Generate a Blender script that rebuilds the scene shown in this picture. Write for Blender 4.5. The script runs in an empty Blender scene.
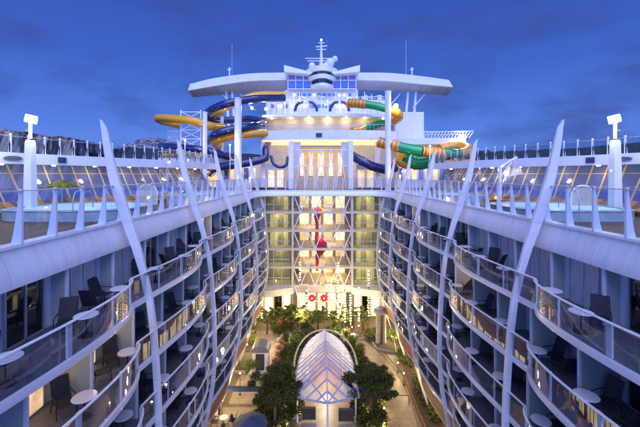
import bpy, math, random
from mathutils import Vector, Matrix
R = math.radians
rnd = random.Random(7)
sc = bpy.context.scene
COL = sc.collection
# ------------------------------------------------------------------ camera
CX, CZ, F = -0.65, 22.9, 340.0            # camera x, height over the park floor, focal length in px of a 640 px frame
cam = bpy.data.objects.new('camera', bpy.data.cameras.new('camera'))
COL.objects.link(cam)
cam.location = (CX, 0, CZ); cam.rotation_euler = (R(90), 0, 0)
cam.data.sensor_width = 36; cam.data.lens = F / 640 * 36
cam.data.shift_x = 2 / 640; cam.data.shift_y = -38.5 / 640
cam.data.clip_start = .1; cam.data.clip_end = 30000
sc.camera = cam
def at(px, py, Y):                         # a pixel of the photo at depth Y -> world point
    return Vector((CX + (px - 318) / F * Y, Y, CZ - (py - 175) / F * Y))
# ------------------------------------------------------------------ sky at dusk
w = bpy.data.worlds.new('World'); sc.world = w; w.use_nodes = True
nt = w.node_tree; N = nt.nodes; L = nt.links; N.clear()
def wn(t, **k):
    n = N.new(t)
    for a, b in k.items(): setattr(n, a, b)
    return n
tc = wn('ShaderNodeTexCoord'); sep = wn('ShaderNodeSeparateXYZ'); L.new(tc.outputs['Generated'], sep.inputs[0])
ramp = wn('ShaderNodeValToRGB'); L.new(sep.outputs['Z'], ramp.inputs[0])
cr = ramp.color_ramp
cr.elements[0].position = 0.0; cr.elements[0].color = (.145, .300, .86, 1)
cr.elements[1].position = 1.0; cr.elements[1].color = (.018, .055, .30, 1)
for p, c in ((.13, (.088, .208, .76)), (.28, (.050, .128, .58)), (.48, (.032, .088, .46))):
    e = cr.elements.new(p); e.color = c + (1,)
mp = wn('ShaderNodeMapping'); mp.inputs['Scale'].default_value = (2.6, 2.6, 6.0); mp.inputs['Location'].default_value = (.35, 0, .2); L.new(tc.outputs['Generated'], mp.inputs[0])
ns = wn('ShaderNodeTexNoise'); ns.inputs['Scale'].default_value = 1.7; ns.inputs['Detail'].default_value = 7
ns.inputs['Roughness'].default_value = .55; L.new(mp.outputs[0], ns.inputs[0])
cr2 = wn('ShaderNodeValToRGB'); L.new(ns.outputs['Fac'], cr2.inputs[0])
cr2.color_ramp.elements[0].position = .45; cr2.color_ramp.elements[0].color = (0, 0, 0, 1)
cr2.color_ramp.elements[1].position = .70; cr2.color_ramp.elements[1].color = (.78, .78, .78, 1)
mx = wn('ShaderNodeMixRGB'); L.new(cr2.outputs[0], mx.inputs[0]); L.new(ramp.outputs[0], mx.inputs[1])
mx.inputs[2].default_value = (.040, .082, .33, 1)
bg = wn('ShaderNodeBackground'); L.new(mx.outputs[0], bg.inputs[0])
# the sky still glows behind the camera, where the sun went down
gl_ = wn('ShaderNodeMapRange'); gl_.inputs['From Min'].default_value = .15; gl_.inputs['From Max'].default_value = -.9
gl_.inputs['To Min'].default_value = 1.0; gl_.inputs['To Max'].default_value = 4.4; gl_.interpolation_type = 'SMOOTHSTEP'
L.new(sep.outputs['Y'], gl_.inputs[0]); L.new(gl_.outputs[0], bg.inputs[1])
sky = wn('ShaderNodeTexSky'); sky.sky_type = 'NISHITA'; sky.sun_disc = False
sky.sun_elevation = R(1.5); sky.sun_rotation = R(180)
bg2 = wn('ShaderNodeBackground'); L.new(sky.outputs[0], bg2.inputs[0]); bg2.inputs[1].default_value = 0.004
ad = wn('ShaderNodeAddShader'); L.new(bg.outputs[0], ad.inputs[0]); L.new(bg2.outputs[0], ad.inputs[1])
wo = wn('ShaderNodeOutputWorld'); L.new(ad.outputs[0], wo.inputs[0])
# the last glow of the evening sky, high behind the camera: one very soft lamp
sl = bpy.data.lights.new('evening_glow', 'SUN'); sl.energy = 2.9; sl.angle = R(70); sl.color = (.72, .74, 1.0)
so = bpy.data.objects.new('evening_glow', sl); COL.objects.link(so); so.rotation_euler = (R(38), 0, R(4))
sc.view_settings.view_transform = 'Standard'; sc.view_settings.look = 'None'
sc.view_settings.exposure = 0; sc.view_settings.gamma = 1; sc.view_settings.use_curve_mapping = False
sc.cycles.use_denoising = True
sc.cycles.max_bounces = 7; sc.cycles.transparent_max_bounces = 24; sc.cycles.sample_clamp_indirect = 4
sc.cycles.caustics_reflective = False; sc.cycles.caustics_refractive = False
# ------------------------------------------------------------------ materials
M = {}
def mat(name, col, rough=.5, metal=0, noise=.12, nscale=3.0, bump=0, spec=.5, coat=0, stretch=None, col2=None, contrast=None):
    m = bpy.data.materials.new(name); m.use_nodes = True; t = m.node_tree; b = t.nodes['Principled BSDF']
    tc = t.nodes.new('ShaderNodeTexCoord'); mp = t.nodes.new('ShaderNodeMapping'); t.links.new(tc.outputs['Object'], mp.inputs[0])
    if stretch: mp.inputs['Scale'].default_value = stretch
    n = t.nodes.new('ShaderNodeTexNoise'); n.inputs['Scale'].default_value = nscale; n.inputs['Detail'].default_value = 6
    t.links.new(mp.outputs[0], n.inputs[0])
    r = t.nodes.new('ShaderNodeValToRGB'); t.links.new(n.outputs['Fac'], r.inputs[0])
    lo, hi = contrast or (.32, .68)
    r.color_ramp.elements[0].position = lo; r.color_ramp.elements[1].position = hi
    a = tuple(c * (1 - noise) for c in col); bb = col2 or tuple(min(1, c * (1 + noise)) for c in col)
    r.color_ramp.elements[0].color = a + (1,); r.color_ramp.elements[1].color = tuple(bb) + (1,)
    t.links.new(r.outputs[0], b.inputs['Base Color'])
    b.inputs['Roughness'].default_value = rough; b.inputs['Metallic'].default_value = metal
    b.inputs['Specular IOR Level'].default_value = spec; b.inputs['Coat Weight'].default_value = coat
    if bump:
        bp = t.nodes.new('ShaderNodeBump'); bp.inputs['Strength'].default_value = bump; bp.inputs['Distance'].default_value = .05
        t.links.new(n.outputs['Fac'], bp.inputs['Height']); t.links.new(bp.outputs[0], b.inputs['Normal'])
    M[name] = m; return m
def emit(name, col, st, noise=None):
    m = bpy.data.materials.new(name); m.use_nodes = True; t = m.node_tree; b = t.nodes['Principled BSDF']
    b.inputs['Base Color'].default_value = (.5, .5, .5, 1)
    b.inputs['Emission Color'].default_value = col + (1,); b.inputs['Emission Strength'].default_value = st
    if noise:
        tc = t.nodes.new('ShaderNodeTexCoord'); n = t.nodes.new('ShaderNodeTexNoise'); n.inputs['Scale'].default_value = noise
        t.links.new(tc.outputs['Object'], n.inputs[0])
        r = t.nodes.new('ShaderNodeValToRGB'); t.links.new(n.outputs['Fac'], r.inputs[0])
        r.color_ramp.elements[0].position = .35; r.color_ramp.elements[1].position = .62
        r.color_ramp.elements[0].color = tuple(c * k_ for c, k_ in zip(col, (.55, .48, .38))) + (1,); r.color_ramp.elements[1].color = col + (1,)
        t.links.new(r.outputs[0], b.inputs['Emission Color'])
    M[name] = m; return m
def glass(name, tint, bias=.08, rough=.0, gl=(1, 1, 1), haze=0, hazecol=(.8, .8, .8)):
    m = bpy.data.materials.new(name); m.use_nodes = True; t = m.node_tree; t.nodes.clear()
    tr = t.nodes.new('ShaderNodeBsdfTransparent'); tr.inputs[0].default_value = tint + (1,)
    g = t.nodes.new('ShaderNodeBsdfGlossy'); g.inputs['Roughness'].default_value = rough; g.inputs[0].default_value = gl + (1,)
    lw = t.nodes.new('ShaderNodeLayerWeight'); lw.inputs[0].default_value = .5
    pw = t.nodes.new('ShaderNodeMath'); pw.operation = 'POWER'; pw.inputs[1].default_value = 4.0; t.links.new(lw.outputs['Facing'], pw.inputs[0])
    ma = t.nodes.new('ShaderNodeMath'); ma.operation = 'MULTIPLY_ADD'; ma.use_clamp = True; ma.inputs[1].default_value = .85; ma.inputs[2].default_value = bias
    t.links.new(pw.outputs[0], ma.inputs[0])
    mx = t.nodes.new('ShaderNodeMixShader'); t.links.new(ma.outputs[0], mx.inputs[0])
    src = tr.outputs[0]
    if haze:
        d = t.nodes.new('ShaderNodeBsdfDiffuse'); d.inputs[0].default_value = hazecol + (1,)
        hx = t.nodes.new('ShaderNodeMixShader'); hx.inputs[0].default_value = haze
        t.links.new(tr.outputs[0], hx.inputs[1]); t.links.new(d.outputs[0], hx.inputs[2]); src = hx.outputs[0]
    t.links.new(src, mx.inputs[1]); t.links.new(g.outputs[0], mx.inputs[2])
    o = t.nodes.new('ShaderNodeOutputMaterial'); t.links.new(mx.outputs[0], o.inputs[0]); M[name] = m; return m
def planks(name, c1, c2, mortar, sx, sy, rough=.5, brick=True, off=.5):
    m = bpy.data.materials.new(name); m.use_nodes = True; t = m.node_tree; b = t.nodes['Principled BSDF']
    tc = t.nodes.new('ShaderNodeTexCoord'); mp = t.nodes.new('ShaderNodeMapping'); t.links.new(tc.outputs['Object'], mp.inputs[0])
    if name.startswith('teak'): mp.inputs['Rotation'].default_value = (0, 0, R(90))
    br = t.nodes.new('ShaderNodeTexBrick'); t.links.new(mp.outputs[0], br.inputs[0]); br.offset = off
    br.inputs['Color1'].default_value = c1 + (1,); br.inputs['Color2'].default_value = c2 + (1,); br.inputs['Mortar'].default_value = mortar + (1,)
    br.inputs['Scale'].default_value = 1; br.inputs['Brick Width'].default_value = sx; br.inputs['Row Height'].default_value = sy
    br.inputs['Mortar Size'].default_value = min(sx, sy) * .05
    n = t.nodes.new('ShaderNodeTexNoise'); n.inputs['Scale'].default_value = 1.3; n.inputs['Detail'].default_value = 8; t.links.new(tc.outputs['Object'], n.inputs[0])
    r = t.nodes.new('ShaderNodeValToRGB'); t.links.new(n.outputs['Fac'], r.inputs[0])
    r.color_ramp.elements[0].position = .3; r.color_ramp.elements[0].color = (.6, .6, .6, 1); r.color_ramp.elements[1].position = .7
    mx = t.nodes.new('ShaderNodeMixRGB'); mx.blend_type = 'MULTIPLY'; mx.inputs[0].default_value = .9
    t.links.new(br.outputs[0], mx.inputs[1]); t.links.new(r.outputs[0], mx.inputs[2]); t.links.new(mx.outputs[0], b.inputs['Base Color'])
    b.inputs['Roughness'].default_value = rough; M[name] = m; return m
def translucent(name, col, amt=.6):
    m = bpy.data.materials.new(name); m.use_nodes = True; t = m.node_tree; t.nodes.clear()
    a = t.nodes.new('ShaderNodeBsdfTranslucent'); a.inputs[0].default_value = col + (1,)
    tc = t.nodes.new('ShaderNodeTexCoord'); n = t.nodes.new('ShaderNodeTexNoise'); n.inputs['Scale'].default_value = 1.4; t.links.new(tc.outputs['Object'], n.inputs[0])
    r = t.nodes.new('ShaderNodeValToRGB'); t.links.new(n.outputs['Fac'], r.inputs[0])
    r.color_ramp.elements[0].position = .35; r.color_ramp.elements[0].color = tuple(c * .55 for c in col) + (1,)
    r.color_ramp.elements[1].position = .65; r.color_ramp.elements[1].color = col + (1,); t.links.new(r.outputs[0], a.inputs[0])
    d = t.nodes.new('ShaderNodeBsdfPrincipled'); d.inputs['Base Color'].default_value = col + (1,); d.inputs['Roughness'].default_value = .25
    mx = t.nodes.new('ShaderNodeMixShader'); mx.inputs[0].default_value = 1 - amt
    t.links.new(a.outputs[0], mx.inputs[1]); t.links.new(d.outputs[0], mx.inputs[2])
    tp = t.nodes.new('ShaderNodeBsdfTransparent'); m2 = t.nodes.new('ShaderNodeMixShader'); m2.inputs[0].default_value = .38
    t.links.new(mx.outputs[0], m2.inputs[1]); t.links.new(tp.outputs[0], m2.inputs[2])
    o = t.nodes.new('ShaderNodeOutputMaterial'); t.links.new(m2.outputs[0], o.inputs[0]); M[name] = m; return m
mat('white_paint', (.80, .80, .82), .32, noise=.05, nscale=.9, coat=.25, bump=.03)
mat('fascia_paint', (.80, .80, .82), .35, noise=.06, nscale=.5, coat=.2, stretch=(1, .25, 2))
mat('rib_paint', (.80, .76, .80), .35, noise=.06, nscale=1.2)
mat('cabin_white', (.66, .66, .68), .5, noise=.08, nscale=1.5)
mat('partition', (.36, .39, .35), .35, noise=.08, nscale=1.2)
mat('alloy', (.55, .55, .60), .3, .6, noise=.06)
mat('dark_metal', (.03, .03, .035), .4, .5)
mat('dark_mesh', (.018, .018, .024), .7, noise=.2, nscale=60)
mat('table_white', (.72, .70, .70), .25, noise=.05)
mat('dark_floor', (.12, .115, .13), .5, noise=.2)
mat('copper_wood', (.42, .17, .07), .45, noise=.3, nscale=2, stretch=(1, .3, 5))
mat('cream', (.66, .57, .40), .5, noise=.1, nscale=1)
mat('lamplit_frame', (.52, .44, .27), .45)  # warm lamplight on the frames is put into their yellow base colour
mat('bronze', (.09, .07, .05), .4, .4)
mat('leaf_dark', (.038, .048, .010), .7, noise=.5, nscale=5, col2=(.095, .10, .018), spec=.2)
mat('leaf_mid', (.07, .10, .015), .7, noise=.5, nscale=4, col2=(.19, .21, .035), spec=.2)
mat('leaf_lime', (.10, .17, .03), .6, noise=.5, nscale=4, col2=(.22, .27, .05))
mat('flower_red', (.36, .04, .025), .6, noise=.5, nscale=9, col2=(.45, .17, .05))
mat('flower_white', (.62, .56, .5), .6, noise=.3, nscale=9)
mat('bark', (.07, .05, .035), .85, noise=.4, nscale=12, bump=.4)
mat('soil', (.05, .035, .025), .9, noise=.4, nscale=6, bump=.4)
mat('slide_blue', (.012, .02, .11), .18, noise=.15, coat=.8)
mat('slide_yellow', (.78, .38, .015), .22, noise=.12, coat=.6)
mat('slide_green', (.0, .30, .09), .22, noise=.15, coat=.6)
mat('slide_orange', (.80, .33, .02), .22, noise=.2, coat=.6)
mat('stripe_dark', (.42, .15, .02), .4)
mat('red_art', (.62, .02, .03), .6, noise=.2, spec=.2)
mat('rock', (.10, .085, .075), .9, noise=.6, nscale=.22, bump=.8, stretch=(1.3, 1.3, .16), col2=(.36, .28, .22), contrast=(.44, .60))
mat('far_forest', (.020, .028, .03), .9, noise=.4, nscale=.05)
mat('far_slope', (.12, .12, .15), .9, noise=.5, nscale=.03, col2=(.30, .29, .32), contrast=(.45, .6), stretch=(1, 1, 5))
mat('umbrella_cloth', (.03, .05, .12), .7)
mat('stone_trim', (.36, .31, .25), .6, noise=.2)
mat('sea', (.01, .02, .05), .12, noise=.3, nscale=.2, bump=.2)
mat('hull', (.7, .7, .72), .4)
mat('lounger_orange', (.5, .22, .05), .7, noise=.25, nscale=5)
mat('pool_tile', (.36, .44, .44), .3, noise=.15, nscale=2)
mat('grey_roof', (.12, .13, .16), .5)
planks('teak', (.16, .095, .055), (.12, .07, .045), (.02, .015, .012), 3.0, .14, .55)
planks('paver', (.19, .14, .10), (.16, .12, .085), (.10, .075, .055), .6, .3, .5)
planks('path_stone', (.27, .20, .145), (.24, .18, .13), (.17, .13, .10), .8, .8, .4)
planks('board', (.50, .39, .27), (.42, .33, .23), (.10, .08, .06), 6.0, .3, .5)
glass('rail_glass', (.80, .86, .93), .05)
glass('balcony_glass', (.80, .87, .97), .11)
glass('green_glass', (.72, .76, .60), .05, haze=.15, hazecol=(.45, .46, .34))
glass('facade_glass', (.92, .93, .88), .03)
glass('door_glass', (.10, .11, .13), .12)
mat('curtain', (.52, .50, .48), .8, noise=.25, nscale=5, stretch=(6, 6, .3))
glass('blue_window', (.60, .70, 1.0), .10, haze=.45, hazecol=(.16, .26, .75))  # diffuse blue mixed into the glass stands in for sky in the panes
emit('warm_lamp', (1, .70, .34), 26)
emit('white_lamp', (.92, .96, 1), 22)
emit('bead', (1, .80, .46), 6)
emit('lit_curtain', (1, .66, .30), 1.1, 2.2)
emit('lit_room', (1, .70, .28), 1.1, .7)
emit('lit_shop', (1, .74, .36), 2.4, .8)
emit('lit_strip', (1, .74, .38), 1.0)
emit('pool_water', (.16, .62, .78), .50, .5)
emit('stage_glow', (1, .62, .36), 1.15, 1.2)
translucent('canopy_white', (.85, .80, .72))
translucent('canopy_pink', (.90, .52, .48))
translucent('canopy_amber', (.95, .70, .36))
translucent('canopy_violet', (.42, .28, .80))
def seam_paint(name, col, w_, h_, axis='YZ', rough=.35, grime=.25):
    m = bpy.data.materials.new(name); m.use_nodes = True; t = m.node_tree; b = t.nodes['Principled BSDF']; K = t.links.new
    tc = t.nodes.new('ShaderNodeTexCoord'); sp = t.nodes.new('ShaderNodeSeparateXYZ'); cb = t.nodes.new('ShaderNodeCombineXYZ'); K(tc.outputs['Object'], sp.inputs[0])
    K(sp.outputs[axis[0]], cb.inputs[0]); K(sp.outputs[axis[1]], cb.inputs[1])
    br = t.nodes.new('ShaderNodeTexBrick'); K(cb.outputs[0], br.inputs[0]); br.offset = 0; mo = t.nodes.new('ShaderNodeMapping'); mo.inputs['Location'].default_value = (.4, h_ * .37, 0); K(cb.outputs[0], mo.inputs[0]); K(mo.outputs[0], br.inputs[0])
    br.inputs['Scale'].default_value = 1; br.inputs['Brick Width'].default_value = w_; br.inputs['Row Height'].default_value = h_; br.inputs['Mortar Size'].default_value = .012; br.inputs['Mortar Smooth'].default_value = .6
    br.inputs['Color1'].default_value = col + (1,); br.inputs['Color2'].default_value = tuple(c * .94 for c in col) + (1,); br.inputs['Mortar'].default_value = tuple(c * .6 for c in col) + (1,)
    mp = t.nodes.new('ShaderNodeMapping'); mp.inputs['Scale'].default_value = (1.2, .25, 1); K(cb.outputs[0], mp.inputs[0])
    n = t.nodes.new('ShaderNodeTexNoise'); n.inputs['Scale'].default_value = 2.2; n.inputs['Detail'].default_value = 8; n.inputs['Roughness'].default_value = .65; K(mp.outputs[0], n.inputs[0])
    r = t.nodes.new('ShaderNodeValToRGB'); K(n.outputs['Fac'], r.inputs[0]); r.color_ramp.elements[0].position = .36; r.color_ramp.elements[1].position = .56
    r.color_ramp.elements[0].color = (1 - grime, 1 - grime, 1 - grime * 1.15, 1); r.color_ramp.elements[1].color = (1, 1, 1, 1)
    mx = t.nodes.new('ShaderNodeMixRGB'); mx.blend_type = 'MULTIPLY'; mx.inputs[0].default_value = 1; K(br.outputs[0], mx.inputs[1]); K(r.outputs[0], mx.inputs[2]); K(mx.outputs[0], b.inputs['Base Color'])
    bn = t.nodes.new('ShaderNodeTexNoise'); bn.inputs['Scale'].default_value = .8; bn.inputs['Detail'].default_value = 3; K(tc.outputs['Object'], bn.inputs[0])
    bp = t.nodes.new('ShaderNodeBump'); bp.inputs['Strength'].default_value = .05; bp.inputs['Distance'].default_value = .1; K(bn.outputs['Fac'], bp.inputs['Height']); K(bp.outputs[0], b.inputs['Normal'])
    b.inputs['Roughness'].default_value = rough; M[name] = m; return m
seam_paint('fascia_paint', (.80, .80, .80), 2.83, 3.0, 'YZ', .34, .12)
seam_paint('rib_paint', (.80, .78, .78), 9.0, 2.4, 'YZ', .36, .16)
seam_paint('tier_paint', (.78, .78, .79), 2.4, 1.35, 'XZ', .4, .08)
# ------------------------------------------------------------------ helpers
def wloc(o):
    v = Vector((0, 0, 0))
    while o: v += o.location; o = o.parent
    return v
def tag(o, label=None, cat=None, group=None, kind=None):
    if label: o['label'] = label
    if cat: o['category'] = cat
    if group: o['group'] = group
    if kind: o['kind'] = kind
    return o
def thing(name, label, cat, loc=(0, 0, 0), group=None):
    o = bpy.data.objects.new(name, None); COL.objects.link(o); o.location = loc; o.empty_display_size = .3
    return tag(o, label, cat, group)
class MB:
    def __init__(s): s.v = []; s.f = []
    def add(s, vs, fs):
        k = len(s.v); s.v += [tuple(p) for p in vs]; s.f += [tuple(i + k for i in f) for f in fs]; return s
    def box(s, x0, x1, y0, y1, z0, z1):
        return s.add([(x0, y0, z0), (x1, y0, z0), (x1, y1, z0), (x0, y1, z0), (x0, y0, z1), (x1, y0, z1), (x1, y1, z1), (x0, y1, z1)],
                     [(0, 3, 2, 1), (4, 5, 6, 7), (0, 1, 5, 4), (1, 2, 6, 5), (2, 3, 7, 6), (3, 0, 4, 7)])
    def bar(s, a, b, w, h=None, up=(0, 0, 1)):       # rectangular bar from a to b
        a = Vector(a); b = Vector(b); d = (b - a).normalized(); up = Vector(up)
        if abs(d.dot(up)) > .98: up = Vector((0, 1, 0))
        sx = d.cross(up).normalized() * (w / 2); sy = d.cross(sx).normalized() * ((h or w) / 2)
        vs = [p + i * sx + j * sy for p in (a, b) for i, j in ((-1, -1), (1, -1), (1, 1), (-1, 1))]
        return s.add(vs, [(3, 2, 1, 0), (4, 5, 6, 7), (0, 1, 5, 4), (1, 2, 6, 5), (2, 3, 7, 6), (3, 0, 4, 7)])
    def loft(s, secs, closed=True, caps=True):
        n = len(secs[0]); vs = [p for q in secs for p in q]; fs = []
        for i in range(len(secs) - 1):
            for j in range(n if closed else n - 1):
                a = i * n + j; b = i * n + (j + 1) % n; fs.append((a, b, b + n, a + n))
        if closed and caps: fs.append(tuple(range(n))[::-1]); fs.append(tuple(range((len(secs) - 1) * n, len(secs) * n)))
        return s.add(vs, fs)
    def tube(s, pts, r, seg=8, caps=True):
        pts = [Vector(p) for p in pts]; secs = []; prev = None
        for i, p in enumerate(pts):
            d = (pts[min(i + 1, len(pts) - 1)] - pts[max(i - 1, 0)]).normalized()
            if prev is None: u = d.cross(Vector((0, 0, 1)) if abs(d.z) < .9 else Vector((1, 0, 0))).normalized()
            else: u = (prev - d * prev.dot(d)).normalized()
            prev = u; v = d.cross(u); rr = r[i] if isinstance(r, (list, tuple)) else r
            secs.append([p + (u * math.cos(2 * math.pi * k / seg) + v * math.sin(2 * math.pi * k / seg)) * rr for k in range(seg)])
        return s.loft(secs, True, caps)
    def prism(s, poly, z0, z1):                      # poly: list of (x, y)
        n = len(poly); return s.add([(x, y, z0) for x, y in poly] + [(x, y, z1) for x, y in poly],
                     [tuple(range(n))[::-1], tuple(range(n, 2 * n))] + [(i, (i + 1) % n, (i + 1) % n + n, i + n) for i in range(n)])
    def lathe(s, c, prof, seg=20):                   # prof: (r, z)
        secs = [[(c[0] + r * math.cos(2 * math.pi * k / seg), c[1] + r * math.sin(2 * math.pi * k / seg), c[2] + z) for k in range(seg)] for r, z in prof]
        return s.loft(secs)
    def ball(s, c, r, seg=8, rings=5):
        rr = r if isinstance(r, tuple) else (r, r, r); secs = []
        for i in range(rings + 1):
            t = math.pi * (i + .02) / (rings + .04) ; secs.append([(c[0] + rr[0] * math.sin(t) * math.cos(2 * math.pi * k / seg), c[1] + rr[1] * math.sin(t) * math.sin(2 * math.pi * k / seg), c[2] - rr[2] * math.cos(t)) for k in range(seg)])
        return s.loft(secs)
    def quad(s, a, b, c, d): return s.add([a, b, c, d], [(0, 1, 2, 3)])
    def build(s, name, m, parent=None, smooth=False, bevel=0):
        o = wloc(parent) if parent else Vector((0, 0, 0))
        me = bpy.data.meshes.new(name); me.from_pydata([(x - o.x, y - o.y, z - o.z) for x, y, z in s.v], [], s.f); me.update()
        me.materials.append(M[m] if isinstance(m, str) else m)
        if smooth:
            me.polygons.foreach_set('use_smooth', [True] * len(me.polygons))
        ob = bpy.data.objects.new(name, me); COL.objects.link(ob); ob.parent = parent
        if bevel:
            b = ob.modifiers.new('bevel', 'BEVEL'); b.width = bevel; b.segments = 2; b.limit_method = 'ANGLE'
        if smooth:
            try: me.set_sharp_from_angle(angle=R(40))
            except Exception: pass
        return ob
def kids(o): return [c for c in bpy.data.objects if c.parent == o]
TREE = {}
def copy_tree(o, parent=None):
    c = o.copy(); COL.objects.link(c); c.parent = parent
    if o.name not in TREE: TREE[o.name] = kids(o)
    for ch in TREE[o.name]: copy_tree(ch, c)
    return c
def put(proto, first, loc, rz=0, label=None, group=None, scale=None):
    o = proto if first else copy_tree(proto)
    if first and o.name not in TREE:
        def rec(q):
            TREE[q.name] = kids(q)
            for c in TREE[q.name]: rec(c)
        rec(o)
    o.location = loc; o.rotation_euler.z = rz
    if scale: o.scale = (scale,) * 3 if not isinstance(scale, tuple) else scale
    if label: o['label'] = label
    if group: o['group'] = group
    return o
def smoothpath(pts, n=8):
    pts = [Vector(p) for p in pts]; P = [pts[0] * 2 - pts[1]] + pts + [pts[-1] * 2 - pts[-2]]; out = []
    for i in range(1, len(P) - 2):
        for k in range(n):
            t = k / n; a, b, c, d = P[i - 1:i + 3]
            out.append(.5 * ((2 * b) + (c - a) * t + (2 * a - 5 * b + 4 * c - d) * t * t + (3 * b - a - 3 * c + d) * t ** 3))
    out.append(P[-2]); return out
def lamp(kind, loc, e, col=(1, .74, .42), size=.3, parent=None, rot=None, sy=None):
    l = bpy.data.lights.new('lamp_light', kind); l.energy = e; l.color = col
    if kind == 'AREA':
        l.size = size
        if sy: l.shape = 'RECTANGLE'; l.size_y = sy
    else: l.shadow_soft_size = size
    o = bpy.data.objects.new('lamp_light', l); COL.objects.link(o)
    if parent: o.parent = parent; loc = Vector(loc) - wloc(parent)
    o.location = loc
    if rot: o.rotation_euler = rot
    return o
ORD = ['first', 'second', 'third', 'fourth', 'fifth', 'sixth', 'seventh', 'eighth', 'ninth', 'tenth', 'eleventh', 'twelfth', 'thirteenth', 'fourteenth', 'fifteenth', 'sixteenth', 'seventeenth', 'eighteenth', 'nineteenth', 'twentieth']
# ------------------------------------------------------------------ the atrium profile
RIB = [(-2.31, 10.55), (0, 10.10), (1.85, 9.55), (3.46, 9.0), (5.77, 8.42), (8.5, 8.15), (11.6, 8.0), (14.6, 8.1), (17.9, 8.7), (19.9, 9.2), (22.9, 10.2)]
def Wr(h):
    for i in range(len(RIB) - 1):
        if h <= RIB[i + 1][0] or i == len(RIB) - 2:
            h0, w0 = RIB[i]; h1, w1 = RIB[i + 1]
            def sl(j):
                a = RIB[max(j - 1, 0)]; b = RIB[min(j + 1, len(RIB) - 1)]; return (b[1] - a[1]) / (b[0] - a[0])
            t = (h - h0) / (h1 - h0); d = h1 - h0
            return (2 * t**3 - 3 * t**2 + 1) * w0 + (t**3 - 2 * t**2 + t) * d * sl(i) + (-2 * t**3 + 3 * t**2) * w1 + (t**3 - t**2) * d * sl(i + 1)
Y1, PER = 15.7, 8.48
CUSP = Y1 - 1.15
def edge(h, Y, out=0.):
    q = ((CUSP - Y) / PER) % 1.0
    return Wr(h) + .17 - .62 * math.sin(math.pi * q ** .62) + out
LEV = [5.55, 8.27, 11.0, 13.7, 16.43]      # balcony floors, metres below the camera
YEND = 49.9
YSTART = 3.2
ys = []
y = YSTART
while y < YEND: ys.append(y); y += .33
for k in range(-1, 5):
    c = CUSP + k * PER
    if YSTART < c < YEND: ys.append(c)
ys = sorted(set(ys)) + [YEND]
BACK = 10.5
CAB = [9.73 + PER / 3 * k for k in range(-2, 15)]
lit_cabins = {(-1, 1, 3): 1, (-1, 0, 8): 1, (1, 1, 6): 1, (1, 2, 9): 1, (-1, 2, 7): 1, (1, 3, 10): 1, (-1, 3, 9): 1, (1, 0, 11): 1, (-1, 1, 2): 1}
side_word = {-1: 'left', 1: 'right'}
# prototypes ------------------------------------------------------------
def make_chair():
    t = thing('balcony_chair', 'dark sling chair', 'chair', (0, 0, 0))
    MB().loft([[(x, y, z) for x in (-.25, .25)] + [(x, y, z - .03) for x in (.25, -.25)] for y, z in ((-.28, .43), (0, .40), (.24, .42))]).build('seat', 'dark_mesh', t)
    MB().loft([[(x, y, z) for x in (-.25, .25)] + [(x, y + .035, z) for x in (.25, -.25)] for y, z in ((.24, .42), (.36, .75), (.50, 1.10))]).build('backrest', 'dark_mesh', t)
    for sx in (-1, 1):
        MB().tube(smoothpath([(sx * .29, -.28, .60), (sx * .29, 0, .63), (sx * .29, .30, .62)], 3), .018, 6).build('armrest', 'dark_metal', t)
        MB().tube([(sx * .29, -.30, .02), (sx * .29, -.27, .60)], .016, 6).build('leg', 'dark_metal', t)
        MB().tube([(sx * .29, .34, .02), (sx * .27, .22, .42)], .016, 6).build('leg', 'dark_metal', t)
        MB().tube([(sx * .27, .22, .42), (sx * .27, .5, 1.10)], .016, 6).build('back_frame', 'dark_metal', t)
    return t
def make_table():
    t = thing('balcony_table', 'round white table', 'table', (0, 0, 0))
    MB().lathe((0, 0, 0), [(.30, .690), (.375, .697), (.385, .71), (.375, .725), (.30, .728)], 32).build('tabletop', 'table_white', t, smooth=True)
    MB().lathe((0, 0, 0), [(.03, .04), (.025, .4), (.03, .69)], 10).build('pedestal', 'dark_metal', t, smooth=True)
    MB().lathe((0, 0, 0), [(.24, .005), (.24, .02), (.05, .045)], 20).build('base', 'dark_metal', t, smooth=True)
    return t
def far_chair():
    m = MB().box(-.25, .25, -.28, .24, .39, .42)
    m.loft([[(x, y, z) for x in (-.25, .25)] + [(x, y + .035, z) for x in (.25, -.25)] for y, z in ((.24, .42), (.50, 1.10))])
    for sx in (-.27, .27):
        m.bar((sx, -.28, .0), (sx, -.28, .6), .03); m.bar((sx, .3, .0), (sx, .24, .5), .03); m.bar((sx, -.28, .6), (sx, .3, .62), .03)
    return tag(m.build('balcony_chair', 'dark_mesh'), 'x', 'chair')
def far_table():
    m = MB().lathe((0, 0, 0), [(.37, .70), (.385, .71), (.37, .728)], 18); m.lathe((0, 0, 0), [(.2, .0), (.03, .06), (.03, .7)], 8)
    return tag(m.build('balcony_table', 'table_white', smooth=True), 'x', 'table')
P_ch, P_tb, P_fc, P_ft = make_chair(), make_table(), far_chair(), far_table()
first = {id(P_ch): True, id(P_tb): True, id(P_fc): True, id(P_ft): True}
def place(p, *a, **k):
    f = first[id(p)]; first[id(p)] = False
    return put(p, f, *a, **k)
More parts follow.
